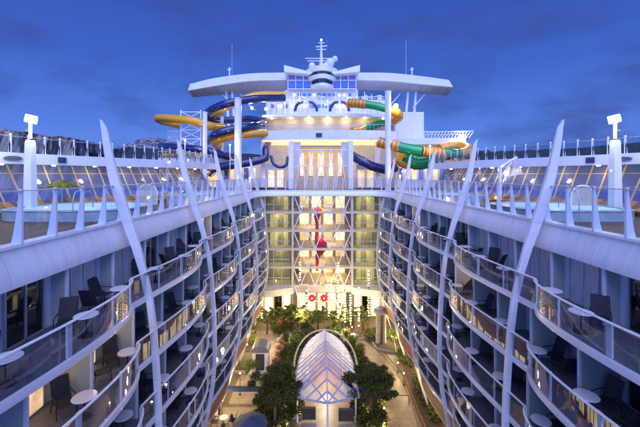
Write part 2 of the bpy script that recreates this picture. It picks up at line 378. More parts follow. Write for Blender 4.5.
# rib mesh (left side, at the origin of Y) ------------------------------
def rib_mesh(s):
    m = MB(); secs = []
    hs = [-2.56, -2.2, -1.6, -.8, 0, .9, 1.8, 2.6, 3.4, 4.4, 5.8, 7.2, 8.6, 10.2, 11.8, 13.4, 15, 16.6, 18, 19.4, 20.8, 22.0, 22.9]
    for h in hs:
        W = Wr(max(h, -2.31)) + (.12 if h < -2.31 else 0)
        wd = .02 if h < -2.4 else .24 if h < -2 else .33 if h < -1.2 else .38 if h < -.5 else .44 if h < .5 else .48 if h < 1.2 else .49 if h < 2 else .46 if h < 3 else .38 if h < 4 else .32 if h < 5 else .29
        if h > 20: wd = .30 - (h - 20) * .07
        dy = .08 if h < -2 else .10 if h < 0 else .12
        inner, outer = W - wd / 2, W + wd / 2
        z = CZ - h
        ch = min(.04, wd / 4)
        secs.append([(s * (inner), -dy + ch, z), (s * (inner + ch), -dy, z), (s * (outer - ch), -dy, z), (s * outer, -dy + ch, z), (s * outer, dy - ch, z), (s * (outer - ch), dy, z), (s * (inner + ch), dy, z), (s * inner, dy - ch, z)])
    m.loft(secs); return m
BLK = {}
for s in (-1, 1):
    sd = side_word[s]
    blk = thing('cabin_block', sd + ' wall of stacked cabin balconies with wavy white edges and curved ribs', 'cabin block', (s * 11.5, 26, 0), 'cabin walls facing the park')
    BLK[s] = blk
    # ribs
    r0 = None
    for k in range(-1, 5):
        if r0 is None:
            r0 = rib_mesh(s).build('rib', 'rib_paint', None, smooth=True); r0.parent = blk; r = r0
        else: r = r0.copy(); COL.objects.link(r)
        r.location = (-s * 11.5, Y1 + k * PER - 26, 0)
        MB().box(min(s * 10.0, s * 10.5), max(s * 10.0, s * 10.5), Y1 + k * PER - .35, Y1 + k * PER + .35, 0, .12).build('rib_foot', 'cabin_white', blk, bevel=.02) if k > 1 else None
    # slabs
    for li, h in enumerate(LEV):
        zt = CZ - h
        prof = [(0.0, .03), (.0, -.04), (.04, -.26), (.16, -.30), (3.2, -.30), (3.2, 0), (.10, 0), (.06, .03)]
        secs = [[(s * (edge(h, Y) + a), Y, zt + b) for a, b in prof] for Y in ys]
        MB().loft(secs).build('balcony_edge', 'white_paint', blk, smooth=True)
        fl = MB(); fl.loft([[(s * (edge(h, Y) + .14), Y, zt + .006), (s * BACK, Y, zt + .006), (s * BACK, Y, zt + .012), (s * (edge(h, Y) + .14), Y, zt + .012)] for Y in ys])
        fl.build('balcony_floor', 'dark_floor', blk)
        hr = MB(); hr.loft([[(s * (edge(h, Y) + .02 + a), Y, zt + 1.10 + b) for a, b in ((-.035, 0), (-.02, .035), (.05, .035), (.065, 0), (.05, -.02), (-.02, -.02))] for Y in ys])
        hr.build('handrail', 'rib_paint', blk, smooth=True)
        # glass: one pane run per bay, with posts as sub-parts
        for k in range(-1, 5):
            a = max(CUSP + (k - 1) * PER, YSTART); b = min(CUSP + k * PER, YEND)
            yy = [a] + [q for q in ys if a < q < b] + [b]
            g = MB(); g.loft([[(s * (edge(h, Y - .001 if Y == b else Y + .001) + .05), Y, zt + .03), (s * (edge(h, Y - .001 if Y == b else Y + .001) + .05), Y, zt + 1.08)] for Y in yy], closed=False)
            go = g.build('glass_panel', 'balcony_glass', blk, smooth=True)
            n = 4
            for j in range(1, n + 1):
                Y = a + (b - a) * j / n - (.05 if j == n else 0); e = edge(h, Y) + .09; wd = .10 if j == 2 else .03
                MB().box(min(s * e, s * (e + .06)), max(s * e, s * (e + .06)), Y - wd, Y + wd, zt + .02, zt + 1.09).build('post', 'rib_paint', go)
        # partitions, doors, furniture
        zc = zt + 2.73 - .30 if li else CZ - 2.8 - .2
        for ci, Y in enumerate(CAB):
            vis_y = h * F / 265 - 2.9
            if Y < vis_y: continue
            e = Wr(h) + .88 if li else 9.97
            MB().box(min(s * e, s * BACK), max(s * e, s * BACK), Y - .03, Y + .03, zt + .01, zc + .02).build('partition', 'partition', blk)
            MB().box(min(s * (e - .09), s * e), max(s * (e - .09), s * e), Y - .05, Y + .05, zt + .01, zc + .02).build('partition_post', 'cabin_white', blk)
            y0, y1 = Y + .9, min(Y + 2.4, YEND - .1)
            if y1 - y0 > .8:
                lit = (s, li, ci) in lit_cabins
                d = MB().box(min(s * (BACK - .03), s * (BACK - .05)), max(s * (BACK - .03), s * (BACK - .05)), y0, y1, zt + .08, zt + 2.2).build('door', 'lit_curtain' if lit else ('curtain' if rnd.random() < .3 else 'door_glass'), blk)
                if lit: lamp('POINT', (s * (BACK - .5), (y0 + y1) / 2, zt + 2.1), 22, (1, .72, .40), .15, parent=blk)
                fr = MB(); xa, xb = sorted((s * (BACK - .02), s * (BACK - .09)))
                for q in (y0, (y0 + y1) / 2, y1): fr.box(xa, xb, q - .03, q + .03, zt + .03, zt + 2.24)
                fr.box(xa, xb, y0, y1, zt + 2.2, zt + 2.27); fr.box(xa, xb, y0, y1, zt + .02, zt + .08)
                fr.build('door_frame', 'alloy', d)
            Yt = Y + 1.83 if True else Y
            if Yt > YEND - .8: continue
            lb = '%s wall, %s balcony row from top, %s cabin from the near end' % (sd, ORD[li], ORD[ci])
            near = Yt < 27
            jx, jy, jr = rnd.uniform(-.15, .2), rnd.uniform(-.3, .3), rnd.uniform(-.7, .7)
            xt = edge(h, Yt) + .75 + jx
            place(P_tb if near else P_ft, (s * xt, Yt + jy + .15, zt + .012), 0, 'round white table, ' + lb, 'round tables on the cabin balconies')
            q_ = rnd.random()
            if q_ < .22: place(P_ch if near else P_fc, (s * (xt + .55), Yt + jy - .75, zt + .012), (R(200) if s > 0 else R(160)) + jr, 'second dark chair, %s wall, %s balcony row down, %s cabin from near end' % (sd, ORD[li], ORD[ci]), 'dark chairs on the cabin balconies')
            if .22 < q_ < .32: continue
            # chair stands outboard and nearer, back against the cabin wall, tipped along the wall
            place(P_ch if near else P_fc, (s * (xt + .85), Yt + jy + .35, zt + .012), (R(-90) if s > 0 else R(90)) + jr + s * .5, 'dark sling chair, ' + lb, 'dark chairs on the cabin balconies')
    # cabin wall behind the balconies, top soffit
    MB().box(min(s * BACK, s * 11.2), max(s * BACK, s * 11.2), YSTART, YEND, 4.9, 19.9).build('cabin_wall', 'cabin_white', blk)
    # copper fascia under the lowest balconies
    h = LEV[-1]
    m = MB(); m.loft([[(s * (edge(h, Y) + .10), Y, CZ - h - .31), (s * (edge(h, Y) + .55), Y, CZ - h - 1.95), (s * (edge(h, Y) + .75), Y, CZ - h - 1.95), (s * (edge(h, Y) + .3), Y, CZ - h - .31)] for Y in ys])
    m.build('copper_fascia', 'copper_wood', blk, smooth=True)
    m = MB(); m.loft([[(s * (edge(h, Y) + .5), Y, CZ - h - 1.95), (s * 12, Y, CZ - h - 1.95), (s * 12, Y, CZ - h - 2.05), (s * (edge(h, Y) + .5), Y, CZ - h - 2.05)] for Y in ys]); m.build('soffit', 'cream', blk)
    # shops at park level
    MB().box(min(s * 11.3, s * 12), max(s * 11.3, s * 12), YSTART, YEND, 0, 4.5).build('shop_wall', 'cream', blk)
    for k in range(11):
        Y = 21 + k * PER / 3
        d = MB().box(min(s * 11.22, s * 11.25), max(s * 11.22, s * 11.25), Y + .25, Y + 2.4, .3, 3.1).build('shop_window', 'lit_shop', blk)
        fr = MB(); xa, xb = sorted((s * 11.16, s * 11.29))
        for q in (.2, .95, 1.7, 2.42): fr.box(xa, xb, Y + q - .04, Y + q + .04, .1, 3.2)
        fr.box(xa, xb, Y + .2, Y + 2.45, 3.12, 3.25); fr.build('window_frame', 'bronze', d)
# ------------------------------------------------------------------ deck rim: fascia, glass screen, fin posts
path = [(-10.05, y) for y in [-1 + 1.0 * i for i in range(48)]]
for k in range(1, 13):
    a = R(180 - 90 * k / 12); path.append((-6.55 + 3.5 * math.cos(a), 46.6 + 3.5 * math.sin(a)))
path += [(x, 50.1) for x in [-5.5 + i for i in range(6)]]
path = path + [(-x, y) for x, y in reversed(path[:-1])]
def pnorm(i):
    a = Vector(path[max(i - 1, 0)]); b = Vector(path[min(i + 1, len(path) - 1)]); d = (b - a).normalized()
    return Vector((d.y, -d.x))             # towards the atrium
rim = thing('curved_bulwark', 'broad curved white deck edge with glass wind screen around the open atrium', 'bulwark', (0, 50.1, 20.1))
prof = [(-.45, 20.72), (0, 20.72), (.02, 20.63), (-.05, 20.60), (-.03, 20.5), (.14, 20.2), (.26, 19.9), (.32, 19.6), (.31, 19.48), (-1.2, 19.48)]
m = MB(); m.loft([[(path[i][0] + pnorm(i).x * a, path[i][1] + pnorm(i).y * a, 20.6 - (20.6 - z) * (1 - .28 * min(1, max(0, (path[i][1] - 44) / 5)))) for a, z in prof] for i in range(len(path))], closed=False)
m.build('fascia', 'fascia_paint', rim, smooth=True)
m = MB(); m.loft([[(path[i][0] + pnorm(i).x * a, path[i][1] + pnorm(i).y * a, 22.38 + z) for a, z in ((-.03, 0), (.05, 0), (.05, .04), (-.03, .04))] for i in range(len(path))])
m.build('handrail', 'alloy', rim)
tot = 0; acc = [0]
for i in range(1, len(path)): tot += (Vector(path[i]) - Vector(path[i - 1])).length; acc.append(tot)
def on_path(d):
    for i in range(1, len(acc)):
        if acc[i] >= d:
            t = (d - acc[i - 1]) / (acc[i] - acc[i - 1]); a = Vector(path[i - 1]); b = Vector(path[i]); return a.lerp(b, t), pnorm(i if t > .5 else i - 1).normalized(), i
    return Vector(path[-1]), pnorm(len(path) - 1), len(path) - 1
step = PER / 6; d = .48; npost = 0; prev = None
while d < tot:
    p, n, i = on_path(d); tv = Vector((-n.y, n.x))
    if p.y > 3:
        m = MB()
        def q(a, b, z): return (p.x + n.x * a + tv.x * b, p.y + n.y * a + tv.y * b, z)
        secs = []
        for b in (-.02, .02):
            secs.append([q(-.06, b, 20.72), q(-.33, b, 20.72), q(-.26, b, 21.0), q(-.12, b, 21.9), q(-.08, b, 22.42), q(-.06, b, 22.42)])
        m.loft(secs)
        m.loft([[q(-.06, -.045, z), q(.02, -.045, z), q(.02, .045, z), q(-.06, .045, z)] for z in (20.72, 22.46)])
        m.build('fin_post', 'white_paint', rim, bevel=0); npost += 1
    if prev is not None and p.y > 3:
        g = MB(); a = prev[0]; pts = [prev[0]] + [Vector(path[j]) for j in range(prev[1], i)] + [p]
        g.loft([[(v.x, v.y, 20.74), (v.x, v.y, 22.36)] for v in pts], closed=False); g.build('glass_pane', 'rail_glass', rim)
    prev = (p, i); d += step
# ------------------------------------------------------------------ decks, park floor, hull, sea, shore
tag(MB().box(-13, 13, -6, 75, -.3, 0).build('park_floor', 'paver'), kind='structure')
for s in (-1, 1):
    a, b = sorted((s * 10.2, s * 25.5))
    tag(MB().box(a, b, -4, 50.3, 19.9, 20.1).build('pool_deck', 'teak'), kind='structure')
    a, b = sorted((s * 12.05, s * 24.5))
tag(MB().box(-25.5, 25.5, 50.5, 96, 19.9, 20.1).build('far_deck', 'teak'), kind='structure')
hull = thing('ship_hull', 'white ship hull sides below the open deck', 'hull', (0, 40, -8))
for s in (-1, 1):
    a, b = sorted((s * 24.4, s * 25.4)); MB().box(a, b, -20, 98, -8, 19.88).build('hull_side', 'hull', hull)
tag(MB().box(-9000, 9000, -3000, 14000, -9, -8).build('sea', 'sea'), kind='structure')
def ridge(name, pts, m, depth, base, sub, jit, seed, label=None):
    rr = random.Random(seed); P = []
    for i in range(len(pts) - 1):
        for k in range(sub): P.append(Vector(pts[i]).lerp(Vector(pts[i + 1]), k / sub))
    P.append(Vector(pts[-1])); secs = []
    for p in P:
        top = p.z + rr.uniform(-jit, jit); out = []
        for q in range(7):
            t = q / 6; out.append((p.x + rr.uniform(-jit, jit) * .5, p.y - depth * .35 * (1 - t) + rr.uniform(-jit, jit), base + (top - base) * t))
        out.append((p.x, p.y + depth * .4, top - jit)); out.append((p.x, p.y + depth, base)); secs.append(out)
    mm = MB(); mm.loft(secs, closed=False)
    return tag(mm.build(name, m), kind='structure')
ridge('cliff', [at(-260, 118, 190), at(-120, 122, 185), at(0, 130, 180), at(22, 132, 180), at(28, 136, 180), at(50, 137, 180), at(62, 137, 182), at(78, 141, 185), at(86, 152, 190)], 'rock', 60, -8, 9, 1.0, 3)
ridge('hills', [at(60, 150, 900), at(92, 147, 900), at(112, 150, 900), at(130, 147, 950), at(170, 150, 950), at(330, 158, 950)], 'far_forest', 300, -8, 8, 3, 4)
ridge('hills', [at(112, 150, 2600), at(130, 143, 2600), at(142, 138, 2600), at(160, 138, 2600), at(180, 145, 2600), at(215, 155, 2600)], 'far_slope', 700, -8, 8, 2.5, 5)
ridge('hills', [at(455, 157, 500), at(480, 151, 500), at(520, 151, 500), at(560, 149, 500), at(600, 146, 490), at(640, 143, 480), at(760, 138, 480), at(900, 136, 480)], 'far_forest', 200, -8, 10, 1.6, 6)
# ------------------------------------------------------------------ upper walkway, outer windows, lamp posts on both sides
WALK = [(22.9, 4), (22.9, 14), (22.6, 20), (21.8, 25), (20.2, 29), (18.3, 33), (16.6, 37), (15.6, 42), (15.2, 49)]
for s in (-1, 1):
    sd = side_word[s]
    wp = [Vector((s * p.x, p.y, 0)) for p in smoothpath([(x, y, 0) for x, y in WALK], 4)]
    def nrm(i):
        d = (wp[min(i + 1, len(wp) - 1)] - wp[max(i - 1, 0)]).normalized(); return Vector((d.y, -d.x, 0)) * (-s * -1 if s > 0 else -1)
    nr = [nrm(i) for i in range(len(wp))]
    # make the normal point outboard
    nr = [n if n.x * s > 0 else -n for n in nr]
    wk = thing('upper_walkway', sd + ' raised white walkway curving above the pool deck with railing', 'walkway', (s * 20, 28, 20.1), 'raised walkways')
    z0, z1 = CZ + .78, CZ + 1.58
    m = MB(); m.loft([[(wp[i] + nr[i] * a + Vector((0, 0, z))) for a, z in ((0, z0), (0.05, z1), (.3, z1 + .02), (3.6, z1), (3.6, z0 + .3), (.3, z0))] for i in range(len(wp))]); m.build('walkway_beam', 'white_paint', wk)
    m = MB(); m.loft([[(wp[i] + nr[i] * (.15 + a) + Vector((0, 0, z1 + 1.15 + b))) for a, b in ((0, 0), (.05, 0), (.05, .05), (0, .05))] for i in range(len(wp))]); m.build('handrail', 'alloy', wk)
    g = MB(); g.loft([[(wp[i] + nr[i] * .17 + Vector((0, 0, z))) for z in (z1 + .05, z1 + 1.1)] for i in range(len(wp))], closed=False); g.build('glass_screen', 'rail_glass', wk)
    for i in range(6, len(wp)):
        p = wp[i] + nr[i] * .2
        if i % 1 == 0:
            m = MB().box(p.x - .05, p.x + .05, p.y - .05, p.y + .05, z1, z1 + 1.35); m.add([(p.x - .14, p.y - .05, z1), (p.x + .14, p.y - .05, z1), (p.x, p.y - .05, z1 + .9)], [(0, 1, 2)])
            m.build('rail_post', 'white_paint', wk)
    q1, q2 = at(10 if s < 0 else 629, 158.5, 1), at(63 if s < 0 else 586, 159.5, 1)
    for (qq, w_, h_, m_, nm) in ((q1, .62, .16, 'grey_roof', 'wall_plaque'), (q2, .30, .22, 'umbrella_cloth', 'screen')):
        dx = (qq.x - CX)
        best = min(range(len(wp)), key=lambda i: abs((wp[i].x - CX) / max(wp[i].y, 1) - dx)); c = wp[best]; tv = (wp[min(best + 1, len(wp) - 1)] - wp[max(best - 1, 0)]).normalized()
        m = MB(); c = c + Vector((0, 0, (z0 + z1) / 2)) - nr[best] * .06
        if nm == 'screen': m.loft([[c + tv * a_ + Vector((0, 0, b_)) - nr[best] * o_ for a_, b_ in ((-w_, -h_), (w_, -h_), (w_, h_), (-w_, h_))] for o_ in (0, .06)])
        else: m.loft([[c + tv * (w_ * math.cos(R(a_))) + Vector((0, 0, h_ * math.sin(R(a_)))) - nr[best] * o_ for a_ in range(0, 360, 30)] for o_ in (0, .04)])
        m.build(nm, m_, wk)
    # slanted windows towards the sea
    win = thing('window_wall', sd + ' row of outward leaning sea windows in yellow lit frames below the walkway', 'window wall', (s * 21, 28, 20.1), 'sea window walls')
    m = MB(); fr = MB(); gl = None
    for i in range(len(wp) - 1):
        A, B = wp[i] + nr[i] * .7, wp[i + 1] + nr[i + 1] * .7; A2, B2 = wp[i] + nr[i] * 2.6, wp[i + 1] + nr[i + 1] * 2.6
        zb, zt_ = 20.9, z0 + .25
        n_ = 2 if (B - A).length > 1.4 else 1
        for k in range(n_):
            a, b = A.lerp(B, k / n_), A.lerp(B, (k + 1) / n_); a2, b2 = A2.lerp(B2, k / n_), A2.lerp(B2, (k + 1) / n_)
            lo, hi = Vector((0, 0, zb)), Vector((0, 0, zt_))
            MB().quad(a + lo, b + lo, b2 + hi, a2 + hi).build('window_pane', 'blue_window', win)
            fr.bar(a + lo, a2 + hi, .11, .10)
            for t in (0, .36, .70, 1):
                fr.bar((a + lo).lerp(a2 + hi, t), (b + lo).lerp(b2 + hi, t), .07, .06)
            m.quad(a + Vector((0, 0, 20.1)), b + Vector((0, 0, 20.1)), b + lo, a + lo)
    fr.build('window_frame', 'lamplit_frame', win); m.build('window_sill', 'cream', win)
    # downlights under the walkway
    for i in range(8, len(wp) - 2, 3):
        p = wp[i] + nr[i] * 1.0
        dl = MB().lathe((p.x, p.y, z0 - .06), [(.12, 0), (.14, .05), (.14, .1)], 12).build('downlight', 'warm_lamp', wk)
        lamp('POINT', (p.x, p.y, z0 - .25), 60, size=.12, parent=wk)
    # tall lamp post
    lx = -20.45 if s < 0 else 19.8
    lp = thing('lamp_post', sd + ' tall square white mast with a glowing tilted floodlight panel', 'lamp post', (lx, 23.4, 20.1), 'floodlight masts')
    m = MB(); m.loft([[(lx + i * w_, 23.4 + j * w_, z) for i, j in ((-1, -1), (1, -1), (1, 1), (-1, 1))] for w_, z in ((.29, 20.1), (.26, 22.5), (.22, 25.1), (.18, 25.3))]); m.build('column', 'white_paint', lp, bevel=.02)
    MB().tube([(lx, 23.4, 25.4), (lx, 23.4, 26.5)], .11, 10).build('mast', 'white_paint', lp, smooth=True)
    MB().bar((lx - s * .0, 23.4, 25.95), (lx + (-.3 if s < 0 else .3), 23.4, 25.98), .08, .06).build('bracket', 'alloy', lp)
    c = Vector((lx + (.05 if s < 0 else -.05), 23.4, 26.75)); u = Vector((.52, .0, .12 * (1 if s < 0 else -1))); v = Vector((.10 * -s * -1, .45, .0)); v = Vector((s * .20, .30, .27))
    u = Vector((.42, 0, .10 * s)); nn = u.cross(v).normalized() * .05
    m = MB(); m.loft([[c + k * nn + i * u + j * v for i, j in ((-1, -1), (1, -1), (1, 1), (-1, 1))] for k in (-1, 1)]); m.build('lamp_panel', 'white_lamp', lp, bevel=.02)
    lamp('POINT', (lx - s * .9, 22.8, 26.4), 260, (.85, .9, 1), .4, parent=lp)
# ------------------------------------------------------------------ pools and deck furniture
def rounded(cx, cy, a, b, p=3.2, n=36):
    return [(cx + a * abs(math.cos(t)) ** (2 / p) * (1 if math.cos(t) > 0 else -1), cy + b * abs(math.sin(t)) ** (2 / p) * (1 if math.sin(t) > 0 else -1)) for t in [2 * math.pi * k / n for k in range(n)]]
for s, (pcx, pcy, pa, pb) in ((-1, (-16.8, 23.8, 4.2, 3.5)), (1, (15.9, 23.8, 3.7, 3.5))):
    sd = side_word[s]
    pl = thing('pool', sd + ' raised pool of glowing turquoise water with pale tiled wall', 'pool', (pcx, pcy, 20.1), 'lit deck pools')
    o_, i_ = rounded(pcx, pcy, pa, pb), rounded(pcx, pcy, pa - .45, pb - .45)
    m = MB(); m.loft([[(x, y, 20.1) for x, y in o_], [(x, y, 20.66) for x, y in o_], [(x, y, 20.72) for x, y in rounded(pcx, pcy, pa + .06, pb + .06)], [(x, y, 20.76) for x, y in o_], [(x, y, 20.76) for x, y in i_], [(x, y, 20.4) for x, y in i_]], caps=False); m.build('pool_wall', 'pool_tile', pl)
    MB().prism(i_, 20.5, 20.69).build('pool_water', 'pool_water', pl)
    for k in (0, 1):
        x = pcx - s * .2 + k * .55 - 1.5 * s
        MB().tube(smoothpath([(x, pcy - pb - .25, 20.1), (x, pcy - pb - .2, 21.6), (x, pcy - pb + .3, 21.95), (x, pcy - pb + .65, 21.5), (x, pcy - pb + .7, 20.9)], 5), .03, 8).build('grab_rail', 'alloy', pl, smooth=True)
    lamp('POINT', (pcx, pcy, 21.4), 16, (.3, .85, 1), .5, parent=pl)
# second, farther pools
for s in (-1, 1):
    pcx, pcy = s * 13.6, 34
    pl = thing('whirlpool', side_word[s] + ' small round whirlpool behind the large pool with white tiled rim', 'whirlpool', (pcx, pcy, 20.1), 'whirlpools')
    o_, i_ = rounded(pcx, pcy, 2.0, 2.4, 2), rounded(pcx, pcy, 1.7, 2.1, 2)
    m = MB(); m.loft([[(x, y, 20.1) for x, y in o_], [(x, y, 21.0) for x, y in o_], [(x, y, 21.0) for x, y in i_], [(x, y, 20.6) for x, y in i_]], caps=False); m.build('pool_wall', 'pool_tile', pl)
    MB().prism(i_, 20.6, 20.86).build('pool_water', 'pool_water', pl)
# white cabana chair / arched screens
def arch_screen(x, y, rz, label):
    t = thing('arched_screen', label, 'screen', (0, 0, 0), 'arched shade screens')
    P_ = [(-.75, 0), (-.75, 1.3)] + [(-.75 * math.cos(R(a)), 1.3 + .75 * math.sin(R(a))) for a in range(15, 180, 15)] + [(.75, 1.3), (.75, 0)]
    m = MB(); m.loft([[(px, d_, pz) for px, pz in P_] for d_ in (0, .06)]); m.build('panel', 'canopy_white', t)
    m = MB(); m.tube([(px, .03, pz) for px, pz in P_], .05, 6); m.build('frame', 'white_paint', t)
    t.location = (x, y, 20.1); t.rotation_euler.z = rz
arch_screen(CX + (584 - 318) / F * 24.5, 24.6, R(-10), 'arched white screen standing beside the right pool')
arch_screen(CX + (147 - 318) / F * 27, 27, R(10), 'arched white screen standing beyond the left pool')
def make_lounger():
    t = thing('sun_lounger', 'x', 'sun lounger', (0, 0, 0))
    MB().box(-.32, .32, -1.0, .35, .30, .40).build('cushion', 'lounger_orange', t, bevel=.02)
    MB().loft([[(-.32, y, z), (.32, y, z), (.32, y + .05, z - .1), (-.32, y + .05, z - .1)] for y, z in ((.35, .40), (.95, .92))]).build('backrest', 'lounger_orange', t)
    MB().box(-.35, .35, -1.02, .9, .22, .29).build('frame', 'bronze', t)
    for x in (-.3, .3):
        for y in (-.9, .8): MB().box(x - .03, x + .03, y - .03, y + .03, 0, .22).build('leg', 'bronze', t)
    return t
pl_ = make_lounger(); fst = True
for s in (-1, 1):
    for k in range(16):
        Y = 22.5 + k * 1.05
        Wx = 0
        for i in range(len(WALK) - 1):
            if WALK[i][1] <= Y <= WALK[i + 1][1]:
                Wx = WALK[i][0] + (WALK[i + 1][0] - WALK[i][0]) * (Y - WALK[i][1]) / (WALK[i + 1][1] - WALK[i][1])
        x = s * (Wx - .6)
        put(pl_, fst, (x, Y, 20.1), R(90 if s > 0 else -90) + R(180), 'orange padded lounger in the %s row under the windows, %s from the near end' % (side_word[s], ORD[k]), 'orange loungers under the sea windows'); fst = False
# small planters / parasols on the pool deck
def parasol(x, y, z, label, col='umbrella_cloth', r=1.4, h=2.3, name='parasol'):
    t = thing(name, label, 'parasol', (x, y, z), 'parasols')
    MB().lathe((x, y, z), [(.25, 0), (.25, .06), (.03, .08), (.03, h + .2)], 12).build('pole', 'alloy', t)
    m = MB(); m.lathe((x, y, z), [(r, h - .35), (r, h - .30), (r * .55, h), (.05, h + .25)], 8); m.build('cloth', col, t)
parasol(CX + (62 - 318) / F * 26.5, 26.5, 20.1, 'green parasol standing among loungers beyond the left pool', 'leaf_mid', 1.15, 2.2)
# ------------------------------------------------------------------ far facade of the park
FY = 50.4
fac = thing('atrium_facade', 'tall glass end wall of the park with white diamond lattice and lit floors', 'building', (0, FY, 0))
LV = [2.8] + LEV
for i, h in enumerate(LEV):
    z = CZ - h
    MB().box(-8.65, 8.65, FY - .12, FY + .12, z - .16, z + .16).build('floor_beam', 'cream', fac)
    for s in (-1, 1):
        a, b = sorted((s * 4.45, s * 10.6)); MB().box(a, b, FY + .14, FY + 5.6, z - .14, z + .10).build('floor_slab', 'cabin_white', fac)
    MB().box(-4.1, 4.1, FY + 1.2, FY + 6.6, z - .14, z + .06).build('atrium_floor', 'cream', fac)
    m = MB()
    for k in range(15): m.bar((-4.0 + k * .57, FY + 1.25, z + .06), (-4.0 + k * .57, FY + 1.25, z + 1.05), .03)
    m.bar((-4.1, FY + 1.25, z + 1.07), (4.1, FY + 1.25, z + 1.07), .06); m.build('atrium_railing', 'cream', fac)
for s in (-1, 1):
    for x in (4.42, 8.55):
        MB().box(s * x - .16, s * x + .16, FY - .2, FY + .2, CZ - 17.2, CZ - 2.82).build('column', 'cream', fac)
    MB().box(s * 9.6 - .95, s * 9.6 + .95, FY - .05, FY + .1, CZ - 17.2, CZ - 2.85).build('end_wall', 'cabin_white', fac)
    a, b = sorted((s * 4.6, s * 4.75)); MB().box(a, b, FY + .25, FY + 6, 0, 19.9).build('inner_wall', 'bronze', fac)
    for i in range(5):
        zt_, zb_ = CZ - LV[i] - .16, CZ - LV[i + 1] + .10
        # balustrade glass and mullions
        for k in range(3):
            xa, xb = sorted((s * (4.8 + k * 1.22), s * (4.8 + (k + 1) * 1.22)))
            w_ = MB().box(xa + .03, xb - .03, FY + .02, FY + .04, zb_ + .06, zt_ - .05).build('window', 'green_glass', fac)
            MB().box(xb - .03 if s > 0 else xa - .03, xb + .03 if s > 0 else xa + .03, FY - .06, FY + .08, zb_, zt_).build('mullion', 'cream', w_)
            MB().box(xa + .03, xb - .03, FY - .05, FY + .07, zb_ + 1.05, zb_ + 1.12).build('rail', 'cream', w_)
        # lit rooms behind
        xa, xb = sorted((s * 4.9, s * 8.6))
        MB().box(xa, xb, FY + 2.6, FY + 2.7, zb_, zt_).build('room_wall', 'stone_trim', fac)
        for k, (q0, q1) in enumerate(((5.3, 6.0), (6.9, 8.1))):
            if rnd.random() < .8:
                xa, xb = sorted((s * q0, s * q1)); MB().box(xa, xb, FY + 2.5, FY + 2.58, zb_ + .05, zt_ - .45).build('lit_door', 'lit_room', fac)
# diamond lattice
lat = MB(); cell = 8.6 / 4
LAT = [CZ - 2.8, ] + [CZ - h for h in LEV]
for i in range(5):
    zt_, zb_ = LAT[i], LAT[i + 1]
    for k in range(5):
        x = -4.3 + k * cell
        for dx in (-cell / 2, cell / 2):
            x2 = x + dx
            if -4.35 <= x2 <= 4.35:
                (lat.bar((x, FY - .05, zt_), (x2, FY - .05, zb_), .13, .13) if i % 2 == 0 else lat.bar((x2, FY - .05, zt_), (x, FY - .05, zb_), .11, .11))
lat.build('diamond_lattice', 'white_paint', fac)
v = MB()
for x in (-3.0, 2.5):
    for dx in (-1.1, 1.1): v.tube([(x + dx, FY - .05, CZ - 16.4), (x, FY - .05, CZ - 20.4)], .09, 8)
    v.lathe((x, FY - .05, CZ - 20.7), [(.3, 0), (.3, .2), (.12, .35)], 12)
v.build('v_strut', 'white_paint', fac)
for x in (-3.0, 2.5):
    MB().ball((x, FY - .5, CZ - 20.2), .22).build('spot_lamp', 'warm_lamp', fac); lamp('POINT', (x, FY - 2.2, CZ - 19.5), 800, (1, .84, .55), .25, parent=fac)
for k in range(4):
    MB().box(-4.3 + k * 2.15 + .03, -4.3 + (k + 1) * 2.15 - .03, FY + .03, FY + .05, CZ - 16.3, CZ - 2.9).build('glass_pane', 'facade_glass', fac)
MB().box(-4.6, 4.6, FY + 6.6, FY + 6.8, 0, 20.0).build('back_wall', 'stone_trim', fac)
# lit shops inside the atrium
for i, h in enumerate([5.55] + LEV[1:] + [19.4]):
    z = CZ - h
    for k in range(4):
        x = -3.9 + k * 2.0
        MB().box(x + .2, x + 1.7, FY + 6.48, FY + 6.58, z + .1, z + 2.0).build('lit_window', 'lit_shop' if (i + k) % 2 else 'lit_room', fac)
    MB().box(-3.2, 3.2, FY + 2.2, FY + 2.35, z - .20, z - .145).build('ceiling_light', 'lit_strip', fac)
    lamp('POINT', (rnd.uniform(-2, 2), FY + 3.5, z + 1.7), 240, (1, .74, .38), .3, parent=fac)
for i in range(5):
    for s in (-1, 1): lamp('POINT', (s * 6.6, FY + 1.7, CZ - LV[i] - .6), 125, (1, .80, .36), .3, parent=fac)
# arched overhang and ground entrance
for s in (-1, 1):
    m = MB(); secs = []
    for k in range(9):
        x = s * (4.3 + (9.6 - 4.3) * k / 8); y0 = FY - .2 - 1.6 * math.sin(math.pi * .5 * k / 8); secs.append([(x, y0, CZ - 16.6), (x, y0 + .1, CZ - 17.6), (x, FY + 4, CZ - 17.6), (x, FY + 4, CZ - 16.6)])
    m.loft(secs); m.build('overhang', 'cream', fac)
    for k in range(3):
        a, b = sorted((s * (5.0 + k * 1.5), s * (6.2 + k * 1.5)))
        MB().box(a, b, FY + 4.4, FY + 4.5, .2, 4.4).build('entrance_window', 'lit_shop' if k != 1 else 'door_glass', fac)
    a, b = sorted((s * 4.4, s * 10.7)); MB().box(a, b, FY + 4.6, FY + 4.8, 0, 5.3).build('ground_wall', 'cream', fac)
    lamp('AREA', (s * 7, FY + 1, CZ - 17.8), 340, (1, .78, .42), 3, parent=fac)
MB().box(-4.3, 4.3, FY + .2, FY + .4, CZ - 17.4, CZ - 16.6).build('lintel', 'cream', fac)
for k in range(5):
    MB().box(-4.1 + k * 1.7, -4.1 + k * 1.7 + 1.3, FY + 6.4, FY + 6.46, .2, 3.2).build('entrance_window', 'lit_shop', fac)
